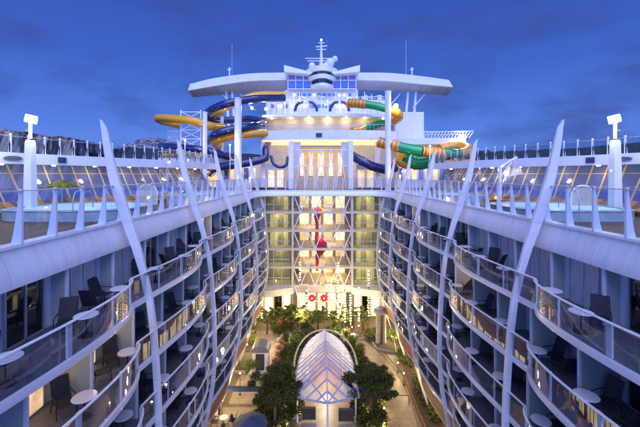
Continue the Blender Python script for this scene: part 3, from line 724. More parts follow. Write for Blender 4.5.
# red hanging sculpture
for zz in (8.5, 13.5, 18): lamp('POINT', (-.3, FY + .55, zz), 45, (1, .8, .6), .2, parent=fac)  # added fill lamps, no fixtures, so the sculpture shows red behind the lattice
art = thing('hanging_sculpture', 'tall twisted red sculpture hanging inside the lit atrium', 'sculpture', (-.3, 51.2, 9))
secs = []
for (py, cxp, w_, tw) in ((206, 318, 3, 0), (211, 318, 15, .2), (217, 317, 11, .6), (226, 317, 7, 1.1), (237, 317, 8, .4), (243, 321, 20, .2), (249, 322, 17, -.2), (256, 318, 9, .4), (265, 317, 7, .9), (271, 317, 2, 1.2)):
    c = at(cxp, py, 51.2); hw = w_ / 6.7 / 2 * .62
    secs.append([c + Vector((math.cos(tw) * a, math.sin(tw) * a * .6, 0)) + Vector((-math.sin(tw) * b, math.cos(tw) * b, 0)) for a, b in ((-hw, 0), (-hw * .4, -.16), (hw * .4, -.16), (hw, 0), (hw * .4, .16), (-hw * .4, .16))])
MB().loft(secs).build('ribbon', 'red_art', art, smooth=True)
MB().tube([at(318, 195, 51.2), at(318, 207, 51.2)], .02, 5).build('cable', 'alloy', art)
for k, px in enumerate((312, 324)):
    c = at(px, 298, 49.0)
    t = thing('red_flower_light', 'red star shaped lamp, %s one of the pair at the foot of the glass wall' % ('left', 'right')[k], 'lamp', (c.x, c.y, c.z), 'red star lamps')
    m = MB(); n = 16; pts = [(c.x + (.62 if j % 2 else .44) * math.cos(2 * math.pi * j / n), (.62 if j % 2 else .44) * math.sin(2 * math.pi * j / n)) for j in range(n)]
    m.loft([[(x, c.y - .08, c.z + z) for x, z in pts], [(x, c.y + .08, c.z + z) for x, z in pts]]); m.build('star', 'red_art', t)
    MB().ball((c.x, c.y - .15, c.z), .08).build('bulb', 'warm_lamp', t); MB().tube([(c.x, c.y, c.z), (c.x, c.y, 0)], .04, 6).build('stem', 'bronze', t)
# ------------------------------------------------------------------ structures behind the facade, on the far deck
def box_px(x0, x1, y0, y1, Y, d, name, m, parent, bevel=0):
    a, b = at(x0, y1, Y), at(x1, y0, Y); return MB().box(a.x, b.x, Y, Y + d, a.z, b.z).build(name, m, parent, bevel=bevel)
sup = thing('superstructure', 'white tiered deckhouse with glowing lower lounge behind the glass wall', 'building', (0, 60, 20.1))
# lower lounge: stage-like glowing room between two blue-white pylons
SY = 58
a, b = at(262, 188, SY), at(396, 130, SY)
def arcdeck(x0, x1, y0, y1, Y, bow, d, name, m):
    mm = MB(); secs = []
    for k in range(17):
        t = k / 16; px = x0 + (x1 - x0) * t; q = 1 - (2 * t - 1) ** 2; YY = Y - bow * q
        A, B = at(px, y1, Y), at(px, y0, Y); secs.append([(A.x, YY, A.z), (A.x, YY + .05, B.z), (A.x, Y + d, B.z), (A.x, Y + d, A.z)])
    mm.loft(secs); return mm.build(name, m, sup, smooth=False)
arcdeck(260, 396, 131, 140, SY, 1.6, 12, 'deck_fascia', 'tier_paint')
arcdeck(262, 394, 115, 117.5, SY + 2, 1.4, 10, 'roof_edge', 'white_paint')
arcdeck(262, 394, 140.4, 141.6, SY + .2, 1.3, 8, 'light_strip', 'lit_strip')
# upper glowing drum wall
m = MB(); secs = []
for k in range(17):
    t = k / 16; px = 266 + (390 - 266) * t; q = 1 - (2 * t - 1) ** 2; A, B = at(px, 131, SY + 5), at(px, 117.5, SY + 5); secs.append([(A.x, SY + 5 - q * 1.5, A.z), (A.x, SY + 5 - q * 1.5, B.z)])
m.loft(secs, closed=False); m.build('drum_wall', 'cream', sup)
for k in range(7):
    p = at(272 + k * 18.5, 118.5, SY + 3.0); MB().ball(p, .16).build('downlight', 'warm_lamp', sup); lamp('POINT', (p.x, p.y - .3, p.z - .35), 55, (1, .75, .42), .15, parent=sup)
m = MB()
for k in range(34):
    p = at(262 + k * 4, 131, SY - 1.2 + abs(k - 17) * .05); m.bar(p, p + Vector((0, 0, 1.1)), .04)
p, q = at(262, 131, SY - .6), at(395, 131, SY - .6); m.bar(p + Vector((0, 0, 1.1)), q + Vector((0, 0, 1.1)), .06); m.build('deck_railing', 'alloy', sup)
box_px(316, 322, 133, 137, SY - 1.7, .06, 'sign_plate', 'umbrella_cloth', sup)
# lounge room
MB().box(a.x, b.x, SY + 9, SY + 9.2, 20.1, 28.5).build('lounge_back_wall', 'cream', sup)
for (x0, x1, m_) in ((298, 306, 'stage_glow'), (307, 315, 'lit_room'), (316, 326, 'stage_glow'), (327, 335, 'lit_room'), (336, 344, 'stage_glow')):
    box_px(x0 + 2, x1 - 2, 153, 176, SY + 8.6, .1, 'lit_window', m_, sup)
for px in (291, 351):
    box_px(px - 2.3, px + 2.3, 141, 189, SY - 2.5, .8, 'column', 'white_paint', sup)
for px in (263, 378):
    box_px(px - 2, px + 2, 141, 187, SY + .5, .8, 'column', 'white_paint', sup)
for s_, xs in ((1, (292, 304, 312)), (-1, (350, 338, 330))):
    A = [at(xs[0], 142, SY - 1), at(xs[1], 142, SY - 1), at(xs[2] - s_ * 4, 188, SY - 1), at(xs[0], 188, SY - 1)]
    A = [at(xs[0] + s_ * 1, 142, SY - .5), at(xs[0] + s_ * 9, 142, SY - .5), at(xs[0] + s_ * 7, 165, SY - .5), at(xs[0] + s_ * 1, 180, SY - .5)]
    m = MB(); m.loft([A, [p + Vector((0, .3, 0)) for p in A]]); m.build('pylon', 'cabin_white', sup)
tr = MB()
for k in range(5):
    xa = 296 + k * 10
    tr.tube([at(xa, 188, SY - 2), at(xa + 5, 150, SY - 2)], .09, 6); tr.tube([at(xa + 10, 188, SY - 2), at(xa + 5, 150, SY - 2)], .09, 6)
tr.tube([at(296, 150, SY - 2), at(347, 150, SY - 2)], .1, 6); tr.tube([at(296, 166, SY - 2), at(347, 166, SY - 2)], .08, 6); tr.build('truss', 'white_paint', sup)
for (x0, x1) in ((262, 291.5), (351.5, 396)): box_px(x0, x1, 141.5, 188, SY + 7.5, .2, 'flank_wall', 'hull', sup)
for px in (305, 321, 337): 
    p = at(px, 160, SY + 4); lamp('POINT', (p.x, p.y, p.z), 190, (1, .70, .38), .4, parent=sup)
# lower side rooms flanking with lit doors just above the rim
for (x0, x1) in ((268, 286), (358, 376)):
    for j in range(2):
        box_px(x0 + j * 9, x0 + j * 9 + 6.5, 170, 187, SY + 1.2, .1, 'lit_door', 'lit_room', sup)
    box_px(x0 - 2, x1 + 2, 165, 169.5, SY + .8, 2, 'canopy', 'white_paint', sup)
# upper tiers
UY = 68
box_px(266, 390, 100, 117, UY, 14, 'tier_wall', 'tier_paint', sup)
box_px(285, 358, 90, 101, UY + 1, 10, 'tier_wall', 'tier_paint', sup)
for (x0, x1) in ((288, 311), (333, 356)):
    g = MB()
    for i in range(3):
        for j in range(2):
            xa = x0 + (x1 - x0) * i / 3; box_px(xa + .6, xa + (x1 - x0) / 3 - .6, 73.5 + j * 7.5, 80 + j * 7.5, UY, .1, 'bridge_window', 'blue_window', sup)
    for i in range(4):
        xa = x0 + (x1 - x0) * i / 3; g.bar(at(xa, 72, UY - .05), at(xa, 90, UY - .05), .16)
    for yy in (72.5, 80.4, 89): g.bar(at(x0 - .5, yy, UY - .05), at(x1 + .5, yy, UY - .05), .18)
    g.build('window_frame', 'white_paint', sup)
rr = random.Random(21)
for (x0, x1, ya, yb, n_, Y_) in ((292, 352, 93.5, 96.5, 12, UY + .93), (270, 386, 104.5, 108, 18, UY - .08)):
    for k in range(n_):
        xa = x0 + (x1 - x0) * k / n_; box_px(xa + .7, xa + (x1 - x0) / n_ - .9, ya, yb, Y_, .1, 'window', 'lit_room' if rr.random() < .35 else 'blue_window', sup)
for px in range(270, 392, 9): box_px(px, px + .9, 100, 117, UY - .25, .25, 'pilaster', 'white_paint', sup)
m = MB(); 
for k in range(46): m.bar(at(267 + k * 2.7, 100, UY), at(267 + k * 2.7, 96.6, UY), .05)
m.bar(at(267, 96.6, UY), at(390, 96.6, UY), .07); m.bar(at(267, 98.4, UY), at(390, 98.4, UY), .05); m.build('tier_railing', 'white_paint', sup)
for (px, py, w_, h_) in ((276, 96, 5, 4), (300, 88, 3, 3), (345, 88, 4, 3), (362, 96, 6, 5), (378, 95, 4, 6), (288, 94, 3, 3)):
    box_px(px, px + w_, py, py + h_, UY + 2, 1.5, 'vent_box', 'cabin_white', sup, .05)
# bridge pod with dark glass
pod = MB(); c0, c1 = at(322, 88, UY), at(322, 70, UY)
for (w0, w1, ya, yb, m_, nm, dd) in ((10, 12, 89, 86.5, 'white_paint', 'pod_base', .3), (8, 11, 86.5, 82, 'door_glass', 'pod_glass', 0), (13, 14, 82, 78, 'white_paint', 'pod_band', .4), (11, 14, 78, 75, 'door_glass', 'pod_glass', 0), (16, 15, 75, 70, 'white_paint', 'pod_roof', .5)):
    secs = []
    for ww, yy in ((w0, ya), (w1, yb)):
        row = []
        for k in range(13):
            t = -1 + 2 * k / 12; A = at(322 + ww * t, yy, UY); row.append((A.x, UY - dd - 2.6 * (1 - t * t), A.z))
        row += [(row[-1][0], UY + 2, row[-1][2]), (row[0][0], UY + 2, row[0][2])]; secs.append(row)
    MB().loft(secs).build(nm, m_, sup)
# V shaped roof wings
for s_ in (-1, 1):
    c = 322; P_ = [(c + s_ * 9, 72.5), (c + s_ * 38, 65), (c + s_ * 38, 71), (c + s_ * 36, 72), (c + s_ * 12, 74)]
    m = MB(); m.loft([[at(x, y, UY - 2) for x, y in P_], [at(x, y, UY - 2) + Vector((0, 5, 0)) for x, y in P_]]); m.build('roof_wing', 'white_paint', sup)
# clutter: climbing rigs, ropes, blue arcs
cl = MB(); rr = random.Random(5)
for k in range(26):
    x = 268 + k * 4.6 + rr.uniform(-1, 1); y0_ = rr.uniform(91, 101); cl.bar(at(x, 115, UY - 3), at(x + rr.uniform(-3, 3), y0_, UY - 3), .13)
    if k % 2: cl.bar(at(x, y0_ + 3, UY - 3), at(x + rr.uniform(5, 9), y0_ + rr.uniform(0, 8), UY - 3), .1)
cl.build('rigging', 'white_paint', sup)
for cxp, s_ in ((312, 1), (335, -1), (344, 1), (300, -1)):
    pts = [at(cxp + s_ * 7 * math.sin(R(a_)) - s_ * 2, 112 - 10 * math.cos(R(a_)), UY - 3.4) for a_ in range(-10, 95, 12)]
    MB().tube(pts, .28, 8).build('blue_arc', 'slide_blue', sup, smooth=True)
for px, py in ((287, 104), (300, 99), (352, 99), (344, 106), (327, 96)):
    p = at(px, py, UY - 4); lamp('POINT', (p.x, p.y, p.z), 70, (.85, .88, 1), .2, parent=sup)
# mast
ms = thing('radar_mast', 'slim white radar mast with cross yards on top of the bridge', 'mast', tuple(at(321.3, 70, UY)))
m = MB(); m.tube([at(321.3, 70, UY), at(321.3, 56, UY), at(321.3, 40, UY)], [.5, .3, .1], 8); m.build('pole', 'white_paint', ms)
for y_, w_ in ((43, 3), (49.5, 5), (58.5, 16), (61, 14)):
    MB().bar(at(321.3 - w_, y_, UY), at(321.3 + w_, y_, UY), .14).build('yard', 'white_paint', ms)
for px, py, r_ in ((330, 63, .9), (335, 59, .6), (312, 66, .7), (326, 66, .7)):
    MB().ball(at(px, py, UY), r_, 12, 8).build('radar_dome', 'white_paint', ms, smooth=True)
MB().bar(at(316, 47, UY), at(327, 46, UY), .2).build('radar_bar', 'white_paint', ms)
MB().ball(at(321.3, 40, UY), .2).build('mast_light', 'white_lamp', ms)
for k, (px, y0_, y1_) in enumerate(((232, 96, 44), (406, 96, 40))):
    an = thing('whip_antenna', 'thin %s antenna rising past the sunshade' % ('left', 'right')[k], 'antenna', tuple(at(px, y0_, 74)), 'whip antennas')
    MB().tube([at(px, y0_, 74), at(px, y1_, 74)], [.06, .03], 5).build('whip', 'alloy', an)
# sunshade wings
for s_, P_ in ((-1, dict(top=[(287, 72.5), (250, 73.5), (215, 78), (190, 84)], mid=[(287, 80), (250, 81), (217, 85.5), (188, 90.5)], bot=[(287, 92), (250, 93), (218, 95), (193, 97.5)])),
              (1, dict(top=[(357, 72.5), (390, 73), (420, 76), (449, 80)], mid=[(357, 80), (390, 81), (420, 84), (453, 87)], bot=[(357, 90), (390, 91), (420, 93.5), (448, 95.5)]))):
    t = thing('sunshade_wing', '%s long white arched sunshade wing spanning out from the bridge' % ('left' if s_ < 0 else 'right'), 'sunshade', tuple(at(P_['bot'][1][0], 180, 70)), 'sunshade wings')
    T = smoothpath([at(x, y, 73) for x, y in P_['top']], 5); Q = smoothpath([at(x, y, 70) for x, y in P_['mid']], 5); B = smoothpath([at(x, y, 74) for x, y in P_['bot']], 5)
    m = MB(); m.loft([[T[i], Q[i], Q[i] + Vector((0, .15, -.12)), B[i], B[i] + Vector((0, 3, .8)), T[i] + Vector((0, 3, 0))] for i in range(len(T))]); m.build('shade_panel', 'tier_paint', t)
    m = MB()
    for i in range(0, len(T), 2): m.bar(Q[i] + Vector((0, .1, -.15)), B[i] + Vector((0, -.1, -.02)), .12)
    m.build('shade_rib', 'cabin_white', t)
    for px in ((232, 226) if s_ < 0 else (408, 416)):
        MB().tube([at(px, 92, 73), at(px + s_ * -3, 128, 72)], .28, 8).build('strut', 'white_paint', t)
    for px in ((222, 240) if s_ < 0 else (400, 425)):
        MB().tube([at(px, 94, 73), at(px + s_ * -12, 108, 72)], .14, 6).build('strut', 'white_paint', t)
for k, px in enumerate((229.5, 412)):
    an = thing('radio_post', 'short white radio post on top of the %s sunshade' % ('left', 'right')[k], 'antenna', tuple(at(px, 78, 73.5)), 'radio posts')
    m = MB(); m.tube([at(px, 80, 73.5), at(px, 67.5, 73.5)], .16, 6); m.bar(at(px - 2, 70, 73.5), at(px + 1.5, 69, 73.5), .2); m.build('post', 'white_paint', an)
# ------------------------------------------------------------------ water slides
def slide(name, label, runs, group='tube water slides'):
    c = at(*runs[0][1][0]); t = thing(name, label, 'water slide', (c.x, c.y, 20.1), group)
    for m_, pts, r_, ribbed in runs:
        P_ = smoothpath([at(*p) for p in pts], 8)
        rad = [r_] * len(P_)
        if not ribbed: rad = [r_ * (1.07 if i % 8 == 0 else 1) for i in range(len(P_))]
        MB().tube(P_, rad, 14).build('slide_tube', m_, t, smooth=True)
        if ribbed:
            for i in range(2, len(P_) - 2, 3):
                d_ = (P_[i + 1] - P_[i]).normalized(); MB().tube([P_[i] - d_ * .09, P_[i] + d_ * .09], r_ * 1.05, 14).build('stripe_ring', 'stripe_dark', t, smooth=True)
    return t
slide('water_slide', 'dark blue enclosed tube slide coiling down beside the white pillars', [
    ('slide_blue', [(284, 98, 60), (255, 99, 57), (230, 103, 55), (213, 109, 56), (206, 116, 59), (213, 121, 62), (230, 120, 64), (250, 119, 64), (264, 122, 61), (254, 126, 57), (234, 129, 55), (216, 134, 55), (208, 141, 58)], .64, 0),
    ('slide_blue', [(162, 146, 60), (172, 147, 57), (195, 149, 55), (215, 153, 55), (228, 157, 57), (224, 160, 61)], .64, 0),
    ('slide_blue', [(268, 142, 60), (266, 150, 58), (265, 158, 57), (252, 162, 56), (232, 165, 55), (216, 168, 56), (211, 173, 59)], .66, 0)])
slide('water_slide', 'bright yellow tube slide looping far out to the left', [
    ('slide_yellow', [(285, 94.5, 66), (255, 95.5, 63), (228, 106, 61), (220, 112, 60), (214, 116, 62)], .62, 0),
    ('slide_yellow', [(180, 125, 62), (163, 121, 60), (158, 118, 58), (172, 118.5, 56), (194, 121, 55), (210, 126, 55.5), (222, 127, 58)], .66, 0),
    ('slide_yellow', [(266, 133, 58), (250, 134, 56.5), (228, 137, 56), (215, 142, 57), (220, 148, 60)], .66, 0),
    ('slide_yellow', [(205, 158, 61), (185, 155, 59), (166, 155, 60), (164, 164, 62), (180, 171, 60), (205, 170, 60)], .62, 0)])
slide('water_slide', 'green and orange tube slide high beside the right pillar', [
    ('slide_orange', [(348, 103, 58), (356, 103.5, 57.5), (366, 104.5, 57)], .75, 1),
    ('slide_green', [(366, 104.5, 57), (378, 106.5, 56.5), (390, 110, 56)], .64, 0),
    ('slide_orange', [(390, 110, 56), (396, 112.5, 56), (398, 117, 57), (393, 121, 59)], .84, 0),
    ('slide_green', [(393, 121, 59), (378, 124, 61), (364, 129, 61)], .62, 0), ('slide_orange', [(364, 129, 61), (358, 131, 60), (352, 131, 59)], .62, 0)])
slide('water_slide', 'wide green and orange slide with a bowl at the right deck', [
    ('slide_orange', [(378, 142, 55), (388, 144.5, 54.5), (399, 147, 54)], .85, 1),
    ('slide_green', [(399, 147, 54), (410, 149.5, 53.5), (422, 151.5, 53)], .85, 0),
    ('slide_orange', [(422, 151, 53), (432, 152, 53), (443, 153, 53)], .85, 1),
    ('slide_green', [(443, 152.5, 53), (450, 153, 53), (459, 154, 54)], .72, 0),
    ('slide_orange', [(459, 154, 54), (467, 152.5, 55), (470, 149, 57), (462, 146.5, 59), (450, 147, 60), (440, 149, 60)], .85, 0),
    ('slide_orange', [(404, 152, 58), (402, 160, 58), (410, 164, 57)], 1.1, 0),
    ('slide_green', [(407, 155, 57), (416, 162, 56.5), (430, 160, 56), (440, 156, 58)], 1.3, 0),
    ('slide_orange', [(440, 163, 60), (455, 164, 60), (470, 163, 61)], .7, 0)])
for k, (px, y0_, w_, Y, lb) in enumerate(((205, 113, 4.6, 53, 'slim white pillar under the yellow slide loop'), (238, 99, 7.4, 52.5, 'thick white pillar in front of the blue slide'), (388, 92, 6.2, 54, 'tall white pillar beside the green slide'), (222, 118, 3.6, 59, 'white pillar between the two left slides'))):
    b = at(px, 175, Y); t = thing('support_pillar', lb, 'pillar', (b.x, Y, 20.1), 'white slide pillars')
    r_ = w_ / F * Y / 2
    MB().lathe((b.x, Y, 20.1), [(r_ * 1.3, 0), (r_ * 1.3, .2), (r_, .3), (r_ * .95, at(px, y0_, Y).z - 20.1)], 18).build('shaft', 'white_paint', t, smooth=True)
    MB().lathe((b.x, Y, at(px, y0_, Y).z), [(r_ * 1.05, 0), (r_ * 1.05, .12), (r_ * .6, .2)], 18).build('cap', 'white_paint', t)
# lattice tower
lt = thing('lattice_tower', 'white steel lattice tower behind the yellow slide', 'tower', tuple(at(190, 175, 58)))
m = MB(); xs = (181, 201)
for px in xs:
    for Y in (57, 60): m.bar(at(px, 110, Y), Vector((at(px, 110, Y).x, Y, 20.1)), .2)
for j in range(6):
    y0_, y1_ = 112 + j * 9, 121 + j * 9
    m.bar(at(xs[0], y0_, 57), at(xs[1], y1_, 57), .12); m.bar(at(xs[1], y0_, 57), at(xs[0], y1_, 57), .12); m.bar(at(xs[0], y0_, 57), at(xs[1], y0_, 57), .14)
    m.bar(at(xs[0], y0_, 57), at(xs[0], y1_, 60), .1); m.bar(at(xs[1], y0_, 57), at(xs[1], y1_, 60), .1)
m.build('frame', 'white_paint', lt)
# spiral stair rails beside tower
m = MB(); 
for k in range(9): m.bar(at(168 + k * 1.6, 142, 60), at(168 + k * 1.6, 131, 60), .06)
m.bar(at(168, 131, 60), at(181, 131, 60), .08); m.bar(at(168, 137, 60), at(181, 137, 60), .06); m.build('railing', 'white_paint', lt)
# right terrace with people-level deck, left terrace
def terrace(x0, x1, yt, yb, Y, d, label, rail=True):
    c = at((x0 + x1) / 2, 175, Y); t = thing('terrace', label, 'terrace', (c.x, Y, 20.1), 'side terraces')
    box_px(x0, x1, yt, yb, Y, d, 'deck_fascia', 'tier_paint', t, .03)
    a, b = at(x0, yt, Y), at(x1, yt, Y); m = MB(); n = int((b.x - a.x) / .6)
    for k in range(n + 1):
        x = a.x + (b.x - a.x) * k / n; m.bar((x, Y + .05, a.z), (x, Y + .05, a.z + 1.15), .05)
    m.bar((a.x, Y + .05, a.z + 1.15), (b.x, Y + .05, a.z + 1.15), .07); m.bar((a.x, Y + .05, a.z + .6), (b.x, Y + .05, a.z + .6), .04); m.build('railing', 'white_paint', t)
    for px in (x0 + 6, (x0 + x1) / 2, x1 - 8):
        p = at(px, yb, Y); MB().box(p.x - .18, p.x + .18, Y + 1, Y + 1.36, 20.1, p.z).build('column', 'white_paint', t)
    return t
t = terrace(394, 466, 138, 144.5, 60, 9, 'right upper terrace with white railing above the orange slide')
p = at(462, 137, 60); MB().ball(p, .35).build('floodlight', 'white_lamp', t); lamp('POINT', (p.x, p.y - .8, p.z + .3), 300, (1, .9, .7), .3, parent=t)
m = MB(); rr = random.Random(8)
for k in range(16):
    x = 424 + k * 3; A, B = at(x, 138, 60), at(x + 4, 132, 60); m.bar(A, B, .09); 
m.bar(at(424, 132, 60), at(474, 131, 60), .1); m.build('slanted_screen', 'white_paint', t)
box_px(395, 424, 112, 139, 66, 8, 'deckhouse', 'tier_paint', t, .05)
t = terrace(158, 226, 158, 164, 57, 8, 'left lower terrace with grey roof below the blue slide')
box_px(172, 222, 163, 170, 58, 6, 'grey_roof', 'grey_roof', t); 
for px in (178, 192, 208):
    box_px(px, px + 8, 171, 187, 61, .1, 'lit_window', 'lit_room', t); p = at(px, 172, 58.5); lamp('POINT', (p.x, p.y, p.z), 60, size=.2, parent=t)
slide('water_slide', 'short dark blue chute crossing the right lounge flank', [('slide_blue', [(353, 156, 58), (362, 161, 57), (372, 166, 57), (384, 169, 58), (394, 168, 60)], .8, 0)])
slide('water_slide', 'small U shaped blue slide end in the left lounge flank', [('slide_blue', [(271, 156, 58), (274, 164, 57.5), (280, 167, 57), (286, 165, 57.5), (288, 157, 58)], .28, 0)])
for (x0, x1, s_) in ((200, 262, 'left'), (396, 450, 'right')):
    c = at((x0 + x1) / 2, 175, 64); t = thing('deckhouse', s_ + ' low white deckhouse with lit windows behind the slides', 'deckhouse', (c.x, 64, 20.1), 'side deckhouses')
    box_px(x0, x1, 162, 187.5, 64, 6, 'wall', 'tier_paint', t); box_px(x0 - 2, x1 + 2, 160, 162, 63.6, 7, 'roof', 'white_paint', t)
    n = int((x1 - x0) / 7)
    for k in range(n): box_px(x0 + 2 + k * 7, x0 + 6.5 + k * 7, 168, 180, 63.9, .08, 'window', 'lit_room' if k % 3 else 'blue_window', t)
    for k in (0, 1, 2):
        p = at(x0 + 10 + k * 18, 165, 62.8); MB().ball(p, .12).build('wall_lamp', 'warm_lamp', t); lamp('POINT', (p.x, p.y - .4, p.z), 90, size=.2, parent=t)
# bright flood stars
for k, (px, py, Y) in enumerate(((396, 106, 54.5), (266, 109, 60), (252, 108, 62))):
    p = at(px, py, Y); t = thing('floodlight', ('round white floodlight on the tall right pillar', 'white floodlight under the left sunshade near the bridge', 'white floodlight beneath the top blue slide')[k], 'floodlight', tuple(p), 'white floodlights')
    MB().ball(p, .38 if k == 0 else .26, 12, 8).build('lamp_globe', 'white_lamp', t, smooth=True)
    MB().bar(p + Vector((0, .2, 0)), p + Vector((-.6 if k == 0 else .5, .8, -.3)), .1).build('bracket', 'alloy', t)
    lamp('POINT', (p.x, p.y - .7, p.z), 420 if k == 0 else 200, (.95, .93, 1), .3, parent=t)
for k, (px, py, Y, e) in enumerate(((185, 140, 52, 220), (230, 145, 50.8, 220), (430, 146, 50.6, 260), (250, 178, 52, 160), (400, 176, 52, 160), (160, 165, 48, 150), (480, 168, 44, 130), (505, 172, 36, 90))):
    p = at(px, py, Y); t = thing('deck_light', 'small warm deck lamp on a thin pole, %s of those around the slides' % ORD[k], 'lamp', (p.x, Y, 20.1), 'deck pole lamps')
    MB().tube([(p.x, Y, 20.1), (p.x, Y, p.z)], .05, 6).build('pole', 'white_paint', t); MB().ball(p, .13).build('bulb', 'warm_lamp', t)
    lamp('POINT', (p.x, p.y - .4, p.z), e, (1, .78, .5), .2, parent=t)
# davit-like shade sail on the right pool deck
t = thing('lifeguard_crane', 'pale angled hoist frame with hanging white seat on the right deck', 'hoist', tuple(at(500, 200, 33)))
m = MB(); A, B, C_ = at(500, 200, 33), at(500, 167, 33), at(517, 157, 33); m.tube([Vector((A.x, 33, 20.1)), B], .16, 8); m.tube([B, C_], .12, 8); m.tube([B + Vector((0, 0, -1)), C_ + Vector((-.5, 0, -.5))], .08, 6); m.build('arm', 'white_paint', t)
P_ = [at(516, 158, 33), at(523, 174, 33), at(511, 176, 33)]; MB().loft([P_, [p + Vector((0, .5, 0)) for p in P_]]).build('seat_shell', 'white_paint', t)
# ------------------------------------------------------------------ the park
def gp(px, py, z=0): Y = F * (CZ - z) / (py - 175); return Vector((CX + (px - 318) / F * Y, Y, z))
# paths
def sheet(name, pts, z, m): return tag(MB().prism(pts, z - .02, z).build(name, m), kind='structure')
pr = smoothpath([(6.6, 24, 0), (6.9, 30, 0), (7.2, 36, 0), (6.6, 41, 0), (5.0, 45.5, 0), (3.2, 49.2, 0)], 6)
mL, mR = [], []
for i, p in enumerate(pr):
    d_ = (pr[min(i + 1, len(pr) - 1)] - pr[max(i - 1, 0)]).normalized(); n = Vector((d_.y, -d_.x, 0)); mL.append(p - n * 1.5); mR.append(p + n * 1.5)
m = MB(); m.loft([[a_ + Vector((0, 0, .004)), b_ + Vector((0, 0, .004))] for a_, b_ in zip(mL, mR)], closed=False); tag(m.build('footpath', 'path_stone'), kind='structure')
m = MB()
for side, sg in ((mL, 1), (mR, -1)):
    for off in (0, .55):
        m.loft([[p + Vector((sg * -off - .05, 0, z)) for z in (.0, .035)] + [p + Vector((sg * -off + .05, 0, z)) for z in (.035, .0)] for p in side])
tag(m.build('path_kerb', 'bronze'), kind='structure')
tag(MB().add([(-9.6, 34, .006), (-4.6, 34, .006), (-4.8, 44, .006), (-4.2, 50, .006), (-9.6, 50, .006)], [(0, 1, 2, 3, 4)]).build('boardwalk', 'board'), kind='structure')
def bed(label, pts, h=.45, wall='stone_trim'):
    c = sum((Vector(p) for p in [(x, y, 0) for x, y in pts]), Vector()) / len(pts)
    t = thing('planter', label, 'planter', (c.x, c.y, 0), 'raised planters')
    MB().prism(pts, 0, h).build('planter_wall', wall, t, bevel=.03)
    ins = [(c.x + (x - c.x) * .93, c.y + (y - c.y) * .95) for x, y in pts]; MB().prism(ins, h, h + .05).build('soil', 'soil', t)
    return t
def leaves(n, centers, size, seed, m=None):
    rr = random.Random(seed); mb = m or MB()
    for _ in range(n):
        c, r3 = centers[rr.randrange(len(centers))]
        while True:
            u = Vector((rr.uniform(-1, 1), rr.uniform(-1, 1), rr.uniform(-1, 1)))
            if .15 < u.length < 1: break
        u = u * (.75 + .35 * rr.random()); p = Vector(c) + Vector((u.x * r3[0], u.y * r3[1], u.z * r3[2]))
        a = Vector((rr.uniform(-1, 1), rr.uniform(-1, 1), rr.uniform(-.5, .5))).normalized(); b = a.cross(Vector((rr.uniform(-1, 1), rr.uniform(-1, 1), rr.uniform(-1, 1)))).normalized(); sz = size * rr.uniform(.6, 1.4)
        mb.add([p - a * sz, p - b * sz * .45, p + a * sz, p + b * sz * .45], [(0, 1, 2, 3)])
    return mb
def make_tree(h, r, n, leaf, seed, size=.16, name='broadleaf_tree'):
    rr = random.Random(seed); t = thing(name, 'x', 'tree', (0, 0, 0)); tk = MB()
    tk.tube([(0, 0, 0), (.05, .03, h * .3), (-.04, .05, h * .6)], [.16, .12, .08], 8); cs = []
    for k in range(26):
        a = rr.uniform(0, 6.28); q = math.sqrt(rr.uniform(.02, 1)) * r; z = h * (.66 + rr.uniform(-.24, .28) * (1.15 - .6 * q / r)); c = (q * math.cos(a), q * math.sin(a), z)
        tk.tube([(0, 0, h * rr.uniform(.3, .5)), (c[0] * .5, c[1] * .5, z * .8), c], [.06, .04, .02], 5); s_ = rr.uniform(.16, .33) * r; cs.append((c, (s_, s_, s_ * .6)))
    tk.build('trunk', 'bark', t); leaves(n, cs, size, seed).build('crown', leaf, t); return t
def make_bush(r, h, n, leaf, seed, size=.1, name='shrub'):
    rr = random.Random(seed); cs = [((rr.uniform(-.4, .4) * r, rr.uniform(-.4, .4) * r, h * rr.uniform(.35, .65)), (r * .65, r * .65, h * .42)) for _ in range(5)]
    return tag(leaves(n, cs, size, seed).build(name, leaf), 'x', 'shrub')
# canopy garden bed round the crystal roof
CXN = .15
oval = []
for k in range(40):
    a_ = 2 * math.pi * k / 40; oval.append((CXN + 5.0 * math.cos(a_) * (1 if math.sin(a_) > 0 else .98), 38.6 + (6.6 if math.sin(a_) > 0 else 9.5) * math.sin(a_)))
# horseshoe: open in the middle under the roof
outer = [(x, y) for x, y in oval if y >= 31]
outer.sort(key=lambda p: math.atan2(p[1] - 38.6, p[0] - CXN) if math.atan2(p[1] - 38.6, p[0] - CXN) > -1.57 else 9)
inner = [(CXN + (x - CXN) * .66, 38.6 + (y - 38.6) * (.62 if y > 38.6 else 1.0)) for x, y in outer]
t = thing('planter', 'horseshoe stone planter of dense hedge around the crystal roof', 'planter', (CXN, 38.6, 0), 'raised planters')
m = MB(); m.loft([[(o_[0], o_[1], 0), (o_[0], o_[1], .5), (i_[0], i_[1], .5), (i_[0], i_[1], 0)] for o_, i_ in zip(outer, inner)]); m.build('planter_wall', 'stone_trim', t)
cs = []
for o_, i_ in zip(outer, inner):
    for q in (.25, .75): cs.append(((o_[0] * (1 - q) + i_[0] * q, o_[1] * (1 - q) + i_[1] * q, rnd.uniform(.7, 1.3)), (rnd.uniform(.4, .9), rnd.uniform(.4, .9), rnd.uniform(.5, .9))))
tag(leaves(34000, cs, .12, 3).build('hedge', 'leaf_dark'), 'dense dark green hedge filling the horseshoe planter around the crystal roof', 'hedge')
